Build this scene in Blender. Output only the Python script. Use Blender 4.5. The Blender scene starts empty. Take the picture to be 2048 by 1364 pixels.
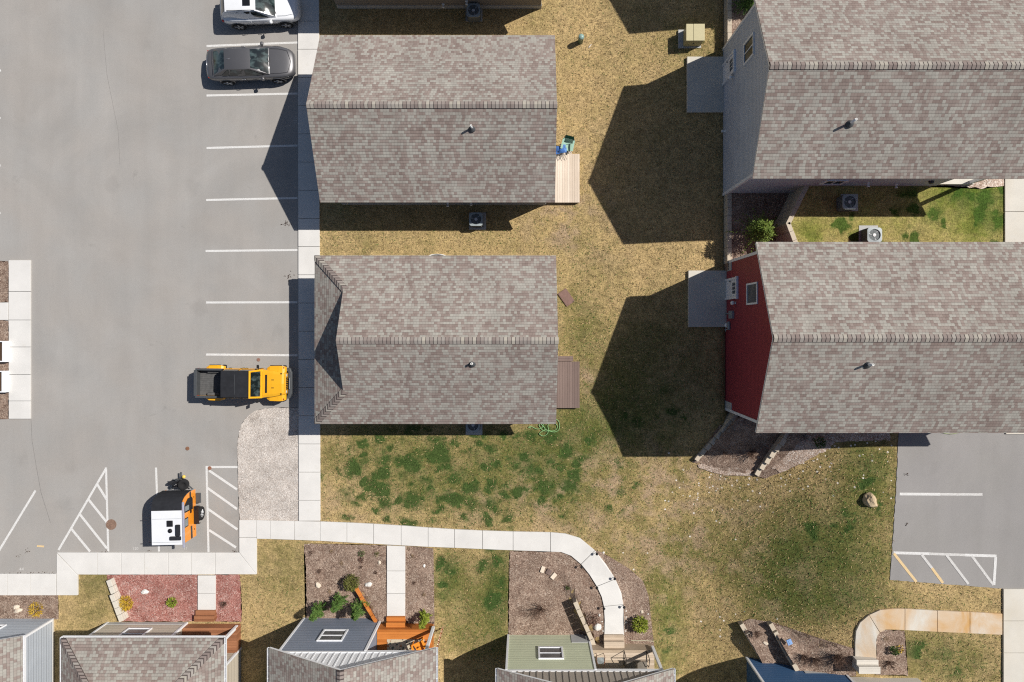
import bpy, bmesh, math, random
from mathutils import Vector, Matrix, noise as mn
R = math.radians
random.seed(11)
sc = bpy.context.scene
COL = sc.collection
# ---------------------------------------------------------------- camera: drone looking straight down from 39 m
S, H, CX, CY = 35.0, 39.0, 1050.0, 655.0      # ground scale (photo pixels per metre), camera height, nadir in the photo
cam_d = bpy.data.cameras.new('camera'); cam = bpy.data.objects.new('camera', cam_d); COL.objects.link(cam)
cam.location = (0, 0, H); cam_d.sensor_width = 36.0; cam_d.lens = S * H / 2048 * 36
cam_d.shift_x = (1024 - CX) / 2048; cam_d.shift_y = (CY - 682) / 2048
cam_d.clip_start = 0.5; cam_d.clip_end = 3000
sc.camera = cam
# ---------------------------------------------------------------- sky and sun
SUN = Vector((0.80, 0.36, 1.0)).normalized()
w = bpy.data.worlds.new('World'); sc.world = w; w.use_nodes = True
sky = w.node_tree.nodes.new('ShaderNodeTexSky'); sky.sky_type = 'NISHITA'; sky.sun_disc = False
sky.sun_elevation = math.asin(SUN.z); sky.sun_rotation = math.atan2(SUN.x, SUN.y)
bg = w.node_tree.nodes['Background']; bg.inputs[1].default_value = 0.06
w.node_tree.links.new(sky.outputs[0], bg.inputs[0])
sd = bpy.data.lights.new('sun', 'SUN'); sd.energy = 5.0; sd.angle = R(0.5); sd.color = (1.0, 0.955, 0.89)
so = bpy.data.objects.new('sun', sd); COL.objects.link(so); so.location = SUN * 60
so.rotation_euler = (-SUN).to_track_quat('-Z', 'Y').to_euler()
sc.view_settings.view_transform = 'Standard'; sc.view_settings.look = 'None'
sc.view_settings.exposure = 0.14; sc.view_settings.gamma = 1.0
sc.cycles.use_denoising = False; sc.cycles.filter_width = 1.15; sc.cycles.max_bounces = 6; sc.cycles.sample_clamp_indirect = 4

# ---------------------------------------------------------------- photo pixel + height -> place in the world
def P(px, py, z=0.0):
    k = (1 - z / H) / S
    return Vector(((px - CX) * k, (CY - py) * k, z))
def sm(a, b, x):
    t = min(1, max(0, (x - a) / (b - a))); return t * t * (3 - 2 * t)
ZP = 3.2                                       # level of the eastern, upper ground
def G(px, py):
    s = sm(800, 880, py); e = .65 * sm(1130, 1440, px) * (1 - sm(835, 930, py)) * (1 - sm(1446, 1462, px)) * sm(-1000, -500, py)
    if py > 1100 and 690 < px < 1400:          # the ground climbs to the porch steps of two houses
        xe = 708 + 44 * (py - 1178) / 74; e += .45 * sm(1110, 1235, py) * sm(xe - 4, xe + 14, px) * (1 - sm(862, 930, px))
        xh = 1146 + 40 * (py - 1206) / 90; e += .75 * sm(1120, 1272, py) * sm(xh - 4, xh + 14, px) * (1 - sm(1300, 1390, px))
    return e + ZP * (s * sm(1330, 1780, px) + (1 - s) * sm(1620, 1700, px) * sm(-1000, -500, py))
def PG(px, py, dz=0.0):
    return P(px, py, G(px, py) + dz)

# ---------------------------------------------------------------- mesh builder
class MB:
    def __init__(s): s.v = []; s.f = []; s.mi = []; s.fuv = {}
    def add(s, vs, fs, mi=0):
        b = len(s.v); s.v += [Vector(v) for v in vs]; s.f += [[b + i for i in f] for f in fs]; s.mi += [mi] * len(fs)
    def box(s, c, d, rot=0, mi=0, M=None):
        M = M or Matrix.Rotation(rot, 3, 'Z'); c = Vector(c)
        vs = [c + M @ Vector((x * d[0] / 2, y * d[1] / 2, z * d[2] / 2)) for z in (-1, 1) for y in (-1, 1) for x in (-1, 1)]
        s.add(vs, [(0, 2, 3, 1), (4, 5, 7, 6), (0, 1, 5, 4), (2, 6, 7, 3), (0, 4, 6, 2), (1, 3, 7, 5)], mi)
    def b2(s, x0, x1, y0, y1, z0, z1, mi=0):
        s.box(((x0 + x1) / 2, (y0 + y1) / 2, (z0 + z1) / 2), (abs(x1 - x0), abs(y1 - y0), abs(z1 - z0)), 0, mi)
    def extr(s, poly, vec, mi=0):
        n = len(poly); vec = Vector(vec); a = [Vector(p) for p in poly]
        s.add(a + [p + vec for p in a], [list(range(n))[::-1], list(range(n, 2 * n))] + [[i, (i + 1) % n, n + (i + 1) % n, n + i] for i in range(n)], mi)
    def face(s, pts, mi=0): s.add(pts, [list(range(len(pts)))], mi)
    def loft(s, rings, caps=True, closed=True, mi=0):
        n = len(rings[0]); vs = [p for r in rings for p in r]; fs = []
        for i in range(len(rings) - 1):
            for j in range(n if closed else n - 1):
                k = (j + 1) % n; fs.append((i * n + j, i * n + k, (i + 1) * n + k, (i + 1) * n + j))
        if caps: fs += [list(range(n))[::-1], list(range((len(rings) - 1) * n, len(rings) * n))]
        s.add(vs, fs, mi)
    def tube(s, pts, r, n=6, mi=0):
        pts = [Vector(p) for p in pts]; rings = []
        for i, p in enumerate(pts):
            d = (pts[min(i + 1, len(pts) - 1)] - pts[max(i - 1, 0)]).normalized()
            u = d.orthogonal().normalized() if i == 0 else (pu - d * pu.dot(d)).normalized()
            pu = u; v = d.cross(u); rr = r[i] if isinstance(r, (list, tuple)) else r
            rings.append([p + (u * math.cos(a) + v * math.sin(a)) * rr for a in [2 * math.pi * k / n for k in range(n)]])
        s.loft(rings, True, True, mi)
    def lathe(s, prof, c, ax=(0, 0, 1), n=20, mi=0):
        ax = Vector(ax).normalized(); u = ax.orthogonal().normalized(); v = ax.cross(u); c = Vector(c)
        s.loft([[c + ax * h + (u * math.cos(a) + v * math.sin(a)) * max(r, 1e-4) for a in [2 * math.pi * k / n for k in range(n)]] for r, h in prof], True, True, mi)
    def patch(s, a, b, c, d, nu=4, nv=4, bulge=0, off=0, mi=0):
        a, b, c, d = map(Vector, (a, b, c, d)); nn = (b - a).cross(d - a).normalized(); vs = []
        for j in range(nv + 1):
            for i in range(nu + 1):
                u, v = i / nu, j / nv
                p = (a * (1 - u) + b * u) * (1 - v) + (d * (1 - u) + c * u) * v
                vs.append(p + nn * (off + bulge * (1 - (2 * u - 1) ** 2) * (1 - (2 * v - 1) ** 2)))
        s.add(vs, [(j * (nu + 1) + i, j * (nu + 1) + i + 1, (j + 1) * (nu + 1) + i + 1, (j + 1) * (nu + 1) + i) for j in range(nv) for i in range(nu)], mi)
    def leaf(s, p, d, l, wd, mi=0):
        d = Vector(d).normalized(); t = d.cross(Vector((random.uniform(-1, 1), random.uniform(-1, 1), random.uniform(-.3, 1)))).normalized() * wd / 2
        p = Vector(p); s.add([p, p + d * l * .5 + t, p + d * l, p + d * l * .5 - t], [(0, 1, 2, 3)], mi)
    def build(s, name, mat, parent=None, smooth=False, bevel=0, sub=0, loc=None, fixn=True, ang=None):
        me = bpy.data.meshes.new(name)
        o0 = wl(parent) if parent else Vector(loc or (0, 0, 0))
        me.from_pydata([v - o0 for v in s.v], [], s.f); me.validate()
        if fixn:
            bm = bmesh.new(); bm.from_mesh(me); bmesh.ops.recalc_face_normals(bm, faces=bm.faces); bm.to_mesh(me); bm.free()
        ul = me.uv_layers.new(name='UVMap')
        for p in me.polygons:
            n = p.normal
            if p.index in s.fuv:
                for li in p.loop_indices: ul.data[li].uv = s.fuv[p.index]
                continue
            u = Vector((1, 0, 0)) if abs(n.z) > .985 else Vector((-n.y, n.x, 0)).normalized()
            if abs(n.z) > .985: v = Vector((0, 1, 0))
            else:
                v = n.cross(u)
                if v.z < 0: v = -v
                if u.x + u.y * .5 < 0: u = -u
            for li in p.loop_indices:
                q = me.vertices[me.loops[li].vertex_index].co + o0; ul.data[li].uv = (q.dot(u), q.dot(v))
        mats = mat if isinstance(mat, (list, tuple)) else [mat]
        for m in mats: me.materials.append(m)
        for p, k in zip(me.polygons, s.mi): p.material_index = k; p.use_smooth = smooth
        o = bpy.data.objects.new(name, me); COL.objects.link(o)
        if parent: o.parent = parent
        elif loc is not None: o.location = loc
        if bevel:
            b = o.modifiers.new('bevel', 'BEVEL'); b.width = bevel; b.segments = 2; b.limit_method = 'ANGLE'; b.angle_limit = R(35)
        if sub:
            b = o.modifiers.new('sub', 'SUBSURF'); b.levels = sub; b.render_levels = sub
        return o
def wl(o):
    p = Vector(o.location)
    while o.parent: o = o.parent; p = p + Vector(o.location)
    return p
def tag(o, label, cat, group=None):
    o['label'] = label; o['category'] = cat
    if group: o['group'] = group
    return o
def thing(name, label, cat, loc=(0, 0, 0), group=None):
    o = bpy.data.objects.new(name, None); COL.objects.link(o); o.location = loc; o.empty_display_size = .3
    return tag(o, label, cat, group)
def struct(o, kind='structure'): o['kind'] = kind; return o
def dup(root, loc, rz=0, label=None, scale=None):
    def cp(o, par):
        c = o.copy(); COL.objects.link(c)
        if par: c.parent = par
        for ch in o.children: cp(ch, c)
        return c
    r = cp(root, None); r.location = loc; r.rotation_euler = (0, 0, rz)
    if label: r['label'] = label
    if scale: r.scale = scale if not isinstance(scale, (int, float)) else (scale,) * 3
    return r

# ---------------------------------------------------------------- node materials
class N:
    def __init__(s, name, rough=.85, spec=.25, metal=0, coat=0):
        s.mat = bpy.data.materials.new(name); s.mat.use_nodes = True; s.t = s.mat.node_tree; s.b = s.t.nodes['Principled BSDF']
        s.b.inputs['Roughness'].default_value = rough; s.b.inputs['Specular IOR Level'].default_value = spec
        s.b.inputs['Metallic'].default_value = metal; s.b.inputs['Coat Weight'].default_value = coat; s.b.inputs['Coat Roughness'].default_value = .04
    def set(s, k, v):
        if hasattr(v, 'is_output'): s.t.links.new(v, k)
        else:
            if isinstance(v, tuple) and len(v) == 3 and k.type == 'RGBA': v = (*v, 1)
            k.default_value = v
    def n(s, ty, ins=(), **kw):
        nd = s.t.nodes.new('ShaderNode' + ty)
        for k, v in kw.items(): setattr(nd, k, v)
        for k, v in (ins.items() if isinstance(ins, dict) else enumerate(ins)):
            if v is not None: s.set(nd.inputs[k], v)
        return nd
    def co(s, k='Object'): return s.n('TexCoord').outputs[k]
    def mp(s, v, sc_=(1, 1, 1), rot=(0, 0, 0), loc=(0, 0, 0)): return s.n('Mapping', {'Vector': v, 'Scale': sc_, 'Rotation': rot, 'Location': loc}).outputs[0]
    def no(s, v, sc_, det=3, ro=.55, dist=0): return s.n('TexNoise', {'Vector': v, 'Scale': sc_, 'Detail': det, 'Roughness': ro, 'Distortion': dist}).outputs[0]
    def vo(s, v, sc_, feat='F1', rnd=1): return s.n('TexVoronoi', {'Vector': v, 'Scale': sc_, 'Randomness': rnd}, feature=feat)
    def m(s, op, a, b=None, c=None, cl=False): return s.n('Math', [a, b, c], operation=op, use_clamp=cl).outputs[0]
    def wn(s, x, y): return s.n('TexWhiteNoise', {'Vector': s.n('CombineXYZ', [x, y]).outputs[0]}, noise_dimensions='2D').outputs[0]
    def ramp(s, f, stops, interp='LINEAR'):
        nd = s.n('ValToRGB', [f]); cr = nd.color_ramp; cr.interpolation = interp
        while len(cr.elements) < len(stops): cr.elements.new(.5)
        for e, (p, c) in zip(cr.elements, stops): e.position = p; e.color = (*c, 1) if isinstance(c, tuple) else (c, c, c, 1)
        return nd.outputs[0]
    def mix(s, f, a, b, bl='MIX'):
        nd = s.n('Mix', data_type='RGBA', blend_type=bl); s.set(nd.inputs[0], f); s.set(nd.inputs[6], a); s.set(nd.inputs[7], b); return nd.outputs[2]
    def mul(s, c, f): # colour times scalar
        return s.mix(1.0, c, s.n('CombineColor', [f, f, f]).outputs[0], 'MULTIPLY')
    def rng(s, f, a, b, c, d): return s.n('MapRange', [f, a, b, c, d], clamp=True).outputs[0]
    def attr(s, k): return s.n('Attribute', attribute_name=k).outputs['Fac']
    def sep(s, v): nd = s.n('SeparateXYZ', [v]); return nd.outputs[0], nd.outputs[1], nd.outputs[2]
    def out(s, col, bump=None, strength=.5, dist=.01):
        s.set(s.b.inputs['Base Color'], col)
        if bump is not None:
            bn = s.n('Bump', {'Strength': strength, 'Distance': dist, 'Height': bump}); s.t.links.new(bn.outputs[0], s.b.inputs['Normal'])
        return s.mat
def plain(name, col, rough=.6, spec=.3, metal=0, coat=0, var=.12, sc_=9):
    k = N(name, rough, spec, metal, coat); v = k.co()
    f = k.rng(k.no(v, sc_, 4), .25, .75, 1 - var, 1 + var)
    return k.out(k.mul(col, f))
MT = {}
def shingle_mat(name, pal, cap=False):
    k = N(name, .95, .15); u, v, _ = k.sep(k.co('UV'))
    if cap:
        r = k.m('MULTIPLY', k.m('ADD', k.m('MULTIPLY', k.wn(k.m('FLOOR', u), 3.0), .87), .13), k.m('LESS_THAN', v, .5)); edge = 1.0; h = u
    else:
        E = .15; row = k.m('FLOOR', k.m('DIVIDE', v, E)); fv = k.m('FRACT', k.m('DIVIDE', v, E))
        uo = k.m('ADD', u, k.m('MULTIPLY', k.wn(row, 1.7), 5.0))
        i1 = k.m('FLOOR', k.m('DIVIDE', uo, .15)); i2 = k.m('FLOOR', k.m('DIVIDE', uo, .30)); 
        r1 = k.wn(i1, row); r2 = k.wn(k.m('ADD', i2, 91.0), row); pick = k.m('GREATER_THAN', k.wn(k.m('ADD', i2, 500.0), row), .66)
        r = k.m('ADD', k.m('MULTIPLY', r1, k.m('SUBTRACT', 1.0, pick)), k.m('MULTIPLY', r2, pick))
        lowf = k.no(k.co('UV'), .9, 2); r = k.m('ADD', k.m('MULTIPLY', r, .9), k.m('MULTIPLY', k.m('SUBTRACT', lowf, .4), .35))
        e1 = k.rng(fv, .05, .18, .56, 1); e2 = k.rng(k.m('FRACT', k.m('DIVIDE', uo, .15)), .04, .11, .66, 1)  # shadow line of each course painted into the colour, plus dark tab joints
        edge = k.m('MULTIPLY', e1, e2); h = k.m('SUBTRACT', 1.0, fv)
    c = k.ramp(r, pal); g = k.rng(k.no(k.co('UV'), 60, 3), .25, .75, .86, 1.14)
    st = k.rng(k.no(k.co('UV'), .35, 4), .3, .7, .90, 1.08)
    stk = k.rng(k.no(k.mp(k.co('UV'), (1.6, .14, 1)), 1.0, 4, .6), .35, .68, 1.04, .90)
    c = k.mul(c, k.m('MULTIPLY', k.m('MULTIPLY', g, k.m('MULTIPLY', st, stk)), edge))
    return k.out(c, h, .35, .02)
PAL = [(0, (.205, .158, .140)), (.2, (.246, .197, .175)), (.42, (.272, .229, .204)), (.55, (.300, .273, .242)), (.8, (.322, .304, .271)), (1, (.355, .336, .297))]
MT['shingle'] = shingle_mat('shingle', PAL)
MT['cap'] = shingle_mat('ridge shingle', [(0, (.075, .06, .056)), (.1, (.075, .06, .056)), (.12, (.205, .165, .15)), (.5, (.25, .215, .195)), (.75, (.29, .265, .24)), (1, (.36, .33, .28))], True)

def asphalt(name, base, tint=(1, 1, 1)):
    k = N(name, .92, .2); v = k.co()
    a = k.rng(k.no(v, 90, 4, .7), .2, .8, .66, 1.34); b = k.rng(k.no(v, .16, 5, .6, 1.2), .3, .7, .92, 1.07)
    b2 = k.rng(k.no(k.mp(v, (1, .12, 1), (0, 0, .15)), .9, 4, .6), .35, .65, .965, 1.03)
    dk = k.rng(k.no(v, .55, 6, .7, .6), .66, .76, 1, .80)
    sp = k.rng(k.vo(v, 22).outputs[0], .0, .12, .75, 1)
    crk = k.rng(k.vo(k.mp(v, (1, 1, 1), (0, 0, .3)), .13, 'DISTANCE_TO_EDGE').outputs[0], 0, .003, .985, 1)
    f = k.m('MULTIPLY', k.m('MULTIPLY', a, b), k.m('MULTIPLY', k.m('MULTIPLY', b2, dk), k.m('MULTIPLY', sp, crk)))
    oil = k.vo(k.mp(v, (1, 1, 1), (0, 0, 0), (.3, .7, 0)), .42); og = k.m('MULTIPLY', k.rng(k.m('ADD', oil.outputs[0], k.m('MULTIPLY', k.no(v, 3, 4), .35)), .30, .42, 1, 0), k.m('LESS_THAN', k.n('SeparateColor', [oil.outputs[1]]).outputs[0], .3))
    f = k.m('MULTIPLY', f, k.m('SUBTRACT', 1.0, k.m('MULTIPLY', og, .07)))
    hue = k.mix(k.rng(k.no(v, .3, 3), .35, .65, 0, 1), base, tuple(x * y for x, y in zip(base, tint)))
    return k.out(k.mul(hue, f), k.no(v, 70, 3), .5, .01)
MT['asphalt'] = asphalt('asphalt', (.302, .291, .277), (1.02, .99, .965))
MT['asphalt2'] = asphalt('upper asphalt', (.262, .250, .238), (1.0, 1.0, 1.02))
def concrete(name, base, stain=None, amt=0):
    k = N(name, .9, .2); v = k.co()
    f = k.m('MULTIPLY', k.rng(k.no(v, .7, 5, .6), .3, .7, .93, 1.06), k.rng(k.no(v, 45, 3), .25, .75, .95, 1.05))
    c = k.mul(base, f)
    c = k.mix(k.rng(k.no(v, 1.7, 5, .65), .62, .75, 0, .22), c, (.40, .36, .28))
    if stain: c = k.mix(k.m('MULTIPLY', k.rng(k.no(k.mp(v, (1, .6, 1)), .42, 5, .62, .8), .40, .68, 0, 1), amt), c, stain)
    return k.out(c, k.no(v, 30, 3), .25, .006)
MT['concrete'] = concrete('concrete', (.60, .585, .56))
MT['concrete_stain'] = concrete('rust stained concrete', (.565, .535, .475), (.50, .295, .115), 1.0)
MT['concrete_warm'] = concrete('weathered concrete', (.56, .53, .47), (.50, .42, .30), .35)
MT['block'] = concrete('retaining block', (.50, .44, .35), (.38, .30, .22), .6)
def paint_line(name, col, wear):
    k = N(name, .8, .25); v = k.co(); m_ = k.rng(k.no(v, 28, 5, .7), .5 - .2 * wear, .62, 1, 1 - wear)
    return k.out(k.mix(m_, (.30, .285, .27), col))
MT['line'] = paint_line('white road paint', (.68, .675, .66), .55); MT['line_worn'] = paint_line('worn white road paint', (.66, .65, .63), .75)
MT['line_orange'] = paint_line('orange stained road paint', (.70, .50, .24), .5)
# grass: straw, olive, green, with the amounts carried by the terrain's own attributes
def grass_mat(name='grass', pal=None, pg=(.044, .082, .020)):
    k = N(name, .95, .1); v = k.co(); g = k.attr('green'); bare = k.attr('bare'); st = k.attr('stones')
    lo = k.no(v, .45, 4, .6, .5); mid = k.no(v, 1.35, 4, .62, .25); mid2 = k.no(v, 3.6, 4, .65)
    a = k.m('ADD', g, k.m('ADD', k.m('MULTIPLY', k.m('SUBTRACT', lo, .5), 1.1), k.m('MULTIPLY', k.m('SUBTRACT', mid2, .5), .75)))
    base = k.ramp(a, pal or [(0, (.465, .335, .160)), (.25, (.385, .288, .132)), (.5, (.245, .198, .080)), (.75, (.175, .160, .054)), (1, (.118, .124, .036))])
    pin = k.rng(k.no(k.mp(v, (1, 1, 1), (0, 0, 0), (7, 3, 0)), .8, 4, .6), .45, .62, 0, 1)
    base = k.mix(k.m('MULTIPLY', pin, k.m('MULTIPLY', bare, .85)), base, (.365, .265, .165))
    pa = k.attr('patch'); pw = k.n('VectorMath', [v, k.n('VectorMath', [k.n('TexNoise', {'Vector': v, 'Scale': 1.6, 'Detail': 4.0}).outputs[1], (.5, .5, .5)], operation='SUBTRACT').outputs[0]], operation='ADD').outputs[0]
    def blobs(sc_, off, r0, r1, gate):
        vo = k.vo(k.mp(pw, (1, 1.15, 1), (0, 0, .4), (off, off, 0)), sc_); h = k.n('SeparateColor', [vo.outputs[1]]).outputs
        d = k.m('ADD', vo.outputs[0], k.m('ADD', k.m('MULTIPLY', h[1], .18), k.m('MULTIPLY', k.m('SUBTRACT', mid2, .5), .5)))
        return k.m('MULTIPLY', k.rng(d, r0, r1, 1, 0), k.rng(k.m('SUBTRACT', k.m('MULTIPLY', pa, gate), h[0]), 0, .18, 0, 1))
    pf = k.m('MAXIMUM', blobs(.8, 0.0, .38, .60, .74), k.m('MAXIMUM', blobs(1.3, 3.3, .36, .58, .64), blobs(.5, 7.7, .30, .50, .42)))
    pf = k.m('MAXIMUM', pf, k.m('MULTIPLY', blobs(1.1, 5.1, .16, .40, 1.0), k.rng(k.no(v, .2, 2), .5, .6, 0, .75)))
    base = k.mix(k.m('MULTIPLY', pf, .93), base, pg)
    fa = k.no(k.mp(v, (1, 3.0, 1), (0, 0, .5)), 5.5, 5, .8, .4); fb = k.no(k.mp(v, (3.0, 1, 1), (0, 0, .3)), 5.5, 5, .8, .4); fc = k.no(v, 16, 4, .8)
    fib = k.m('ADD', k.m('ADD', fa, fb), fc)
    f = k.m('MULTIPLY', k.rng(fib, 1.18, 1.84, .34, 1.60), k.rng(k.no(v, 2.3, 5, .65), .32, .68, .80, 1.18))
    col = k.mul(base, f)
    sv = k.vo(v, 5.0); ss = k.m('MULTIPLY', k.m('LESS_THAN', sv.outputs[0], .26), k.m('LESS_THAN', k.n('SeparateColor', [sv.outputs[1]]).outputs[0], k.m('MULTIPLY', st, .55)))
    col = k.mix(ss, col, (.74, .68, .60))
    return k.out(col, fib, 1.0, .035)
MT['grass'] = grass_mat(); MT['lush'] = grass_mat('lush grass', [(0, (.40, .315, .13)), (.4, (.30, .265, .085)), (.7, (.19, .20, .045)), (1, (.10, .14, .022))], (.052, .100, .016))
def chips(name, pal, sc_, elong=1.7, bumpd=.03, speck=None):
    k = N(name, .95, .15); v = k.co(); v2 = k.mp(k.n('VectorMath', [v, k.n('TexNoise', {'Vector': v, 'Scale': 9.0}).outputs[1]], operation='ADD').outputs[0], (1, elong, 1), (0, 0, .6))
    vo = k.vo(v2, sc_); h = k.n('SeparateColor', [vo.outputs[1]]).outputs
    c = k.ramp(h[0], pal); lo = k.rng(k.no(v, .9, 4, .6), .3, .7, 0.82, 1.16); d = k.rng(vo.outputs[0], .2, .8, 1.12, .62)
    c = k.mul(c, k.m('MULTIPLY', lo, d))
    if speck: c = k.mix(k.m('MULTIPLY', k.m('GREATER_THAN', h[1], 1 - speck), k.rng(vo.outputs[0], .25, .4, 1, 0)), c, (.62, .54, .46))
    return k.out(c, vo.outputs[0], 1.0, -bumpd)
MT['mulch'] = chips('wood mulch', [(0, (.15, .092, .068)), (.35, (.275, .188, .143)), (.7, (.39, .285, .22)), (1, (.55, .43, .34))], 6.5, 1.9, .03, .10)
MT['redmulch'] = chips('red rock mulch', [(0, (.26, .09, .07)), (.4, (.42, .175, .145)), (.75, (.54, .275, .235)), (1, (.66, .48, .43))], 7, 1.5, .03, .06)
MT['gravel'] = chips('white gravel', [(0, (.46, .385, .335)), (.3, (.64, .575, .515)), (.8, (.76, .695, .635)), (1, (.86, .81, .76))], 10, 1.2)
MT['pebble'] = chips('pale pebbles', [(0, (.36, .235, .17)), (.4, (.56, .42, .33)), (.8, (.76, .62, .52)), (1, (.88, .80, .72))], 7, 1.2)
def siding(name, col, lap=.20, rough=.6):
    k = N(name, rough, .3); u, v, _ = k.sep(k.co('UV')); f = k.m('FRACT', k.m('DIVIDE', v, lap))
    e = k.rng(f, .02, .2, .55, 1); st = k.rng(k.no(k.co('UV'), .8, 4), .3, .7, .95, 1.05)
    return k.out(k.mul(col, k.m('MULTIPLY', e, st)), k.m('SUBTRACT', 1.0, f), .6, .015)
MT['s_gray'] = siding('gray siding', (.46, .50, .57)); MT['s_red'] = siding('red siding', (.27, .038, .052)); MT['s_taupe'] = siding('taupe siding', (.23, .21, .19))
MT['s_blue'] = siding('slate blue siding', (.205, .235, .295)); MT['s_green'] = siding('sage siding', (.53, .56, .40)); MT['s_tan'] = siding('tan siding', (.52, .46, .37))
MT['s_pale'] = siding('pale blue siding', (.40, .435, .48)); MT['s_deep'] = siding('deep blue siding', (.045, .105, .215))
MT['white'] = plain('white trim', (.74, .75, .77), .45, .4, var=.04); MT['cream'] = plain('white vent plastic', (.78, .78, .76), .5, .3, var=.04)
MT['found'] = concrete('foundation concrete', (.42, .42, .41)); MT['dark'] = plain('black plastic', (.012, .012, .014), .55, .3)
MT['dkgray'] = plain('dark gray metal', (.06, .065, .07), .5, .4); MT['steel'] = plain('gray metal', (.30, .33, .34), .45, .4, .4); MT['bark'] = plain('bark', (.07, .045, .03), .95, .1)
MT['bronze'] = plain('dark fascia', (.10, .085, .075), .6, .3); MT['tangable'] = plain('tan board and batten', (.33, .29, .25), .7, .25, var=.07)
k = N('window glass', .06, .6); v = k.co(); MT['glass'] = k.out(k.mix(k.rng(k.no(v, .8, 2), .4, .6, 0, 1), (.028, .034, .042), (.055, .06, .062)))
k = N('screened glass', .3, .5); v = k.co(); MT['screen'] = k.out(k.mix(k.rng(k.no(v, 1.1, 2), .4, .6, 0, 1), (.075, .08, .085), (.13, .13, .13)))
MT['dkglass'] = plain('dark window', (.016, .018, .02), .3, .3)
def wood(name, a, b, rot=0, w_=.14, rough=.75):
    k = N(name, rough, .25); v = k.co(); v2 = k.mp(v, (1, 1, 1), (0, 0, rot)); x, y, z = k.sep(v2)
    bi = k.m('FLOOR', k.m('DIVIDE', x, w_)); r = k.wn(bi, 2.2); gr = k.no(k.mp(v2, (14, .8, 14)), 2.0, 5, .65, .4); bl = k.no(v2, 1.6, 4, .6)
    f = k.m('ADD', k.m('ADD', k.m('MULTIPLY', r, .45), k.m('MULTIPLY', gr, .5)), k.m('MULTIPLY', bl, .35))
    return k.out(k.mix(k.rng(f, .3, .95, 0, 1), a, b), gr, .3, .004)
MT['w_pale'] = wood('pale cedar', (.46, .37, .28), (.70, .60, .50)); MT['w_brown'] = wood('brown composite', (.135, .095, .082), (.20, .145, .125)); MT['w_orange'] = wood('orange stained wood', (.34, .105, .018), (.56, .20, .045), R(90))
MT['w_red'] = wood('red brown stained wood', (.19, .075, .035), (.34, .15, .075), R(90)); MT['w_gray'] = wood('weathered pine', (.34, .26, .18), (.56, .46, .36), R(90)); MT['w_white'] = wood('washed wood', (.46, .43, .37), (.62, .58, .52), R(90))
# ================================================================ SETTING
# ---- ground: one sheet to the horizon, carrying amounts of green, patchiness, bare soil and strewn stones
GREEN = [(998, 1190, 20, 90, .7), (1450, 1100, 420, 170, .20), (560, 1190, 60, 100, .25), (900, 1200, 120, 100, .15), (1980, 430, 60, 60, .7), (1920, 385, 90, 30, .8), (1780, 450, 160, 40, .4), (1620, 470, 40, 30, .5), (700, 480, 130, 60, .16), (1000, 480, 200, 40, .14), (1395, 95, 60, 60, .45), (1150, 620, 60, 120, .35), (1280, 760, 150, 140, .45), (1180, 850, 120, 70, .55),
         (860, 920, 170, 75, .42), (1050, 900, 120, 50, .5), (720, 900, 90, 60, .35), (850, 990, 160, 60, .25), (1000, 985, 120, 40, .35), (1640, 1080, 110, 95, .62), (1740, 940, 75, 85, .75),
         (1580, 1160, 120, 70, .5), (1750, 1120, 60, 60, .45), (1400, 1100, 120, 60, .25), (1330, 1260, 45, 110, .6), (1620, 1230, 150, 40, .35), (980, 1180, 50, 90, .5), (900, 1150, 30, 50, .75),
         (930, 1260, 80, 50, .4), (560, 1110, 60, 40, .3), (190, 1170, 50, 40, .45), (170, 1230, 60, 30, .3), (1720, 1200, 120, 25, .5), (1900, 1310, 120, 70, .55), (1130, 950, 70, 80, .4), (1250, 1010, 140, 60, .2), (1200, 100, 120, 100, .05)]
PATCH = [(1130, 960, 70, 60, .45), (1235, 990, 40, 50, .35), (1950, 420, 100, 70, 1.1), (1720, 460, 90, 40, .9), (1830, 440, 90, 50, .7), (1620, 470, 40, 30, .5), (890, 930, 180, 85, 1.3), (740, 950, 90, 90, .85), (1050, 920, 90, 70, .9), (880, 1010, 160, 40, .75), (1080, 1000, 60, 40, .65), (890, 1150, 22, 45, 1.05), (985, 1180, 32, 85, 1.1), (1640, 1060, 90, 70, .6), (1740, 950, 50, 80, .95),
         (1260, 945, 60, 30, .6), (1230, 1000, 30, 30, .45), (1900, 1310, 90, 50, .6), (1300, 830, 120, 60, .5), (1335, 1300, 25, 60, .7)]
BARE = [(1250, 1020, 180, 90, .6), (1300, 950, 150, 60, .6), (1420, 960, 150, 60, .8), (1400, 1080, 160, 80, .6), (1120, 420, 70, 60, .9), (1150, 480, 80, 50, .6), (1100, 1010, 100, 50, .5), (1170, 760, 25, 25, 1.2), (1300, 1150, 120, 80, .4), (700, 1000, 90, 60, .5), (1500, 1200, 160, 60, .4), (1180, 350, 60, 120, .4), (950, 1000, 60, 50, .5)]
STONE = [(1480, 960, 110, 40, .7), (1620, 920, 60, 40, .9), (1680, 920, 50, 30, .8), (1760, 900, 40, 60, .5), (1440, 945, 60, 30, .8), (1240, 1130, 40, 40, .3), (1500, 1250, 80, 30, .5), (1380, 1000, 100, 60, .15), (1570, 1010, 60, 40, .2)]
def field(L, x, y):
    return sum(a * math.exp(-((x - cx) / rx) ** 2 - ((y - cy) / ry) ** 2) for cx, cy, rx, ry, a in L)
def axis(lo, hi, st): return [-60000, -20000, -6000, -2500, -1000, -500] + [lo + i * st for i in range(int((hi - lo) / st) + 1)] + [2700, 3600, 6000, 20000, 60000]
gx = axis(-150, 2250, 12.0); gy = axis(-350, 1650, 12.0)
me = bpy.data.meshes.new('ground'); nx = len(gx)
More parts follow.
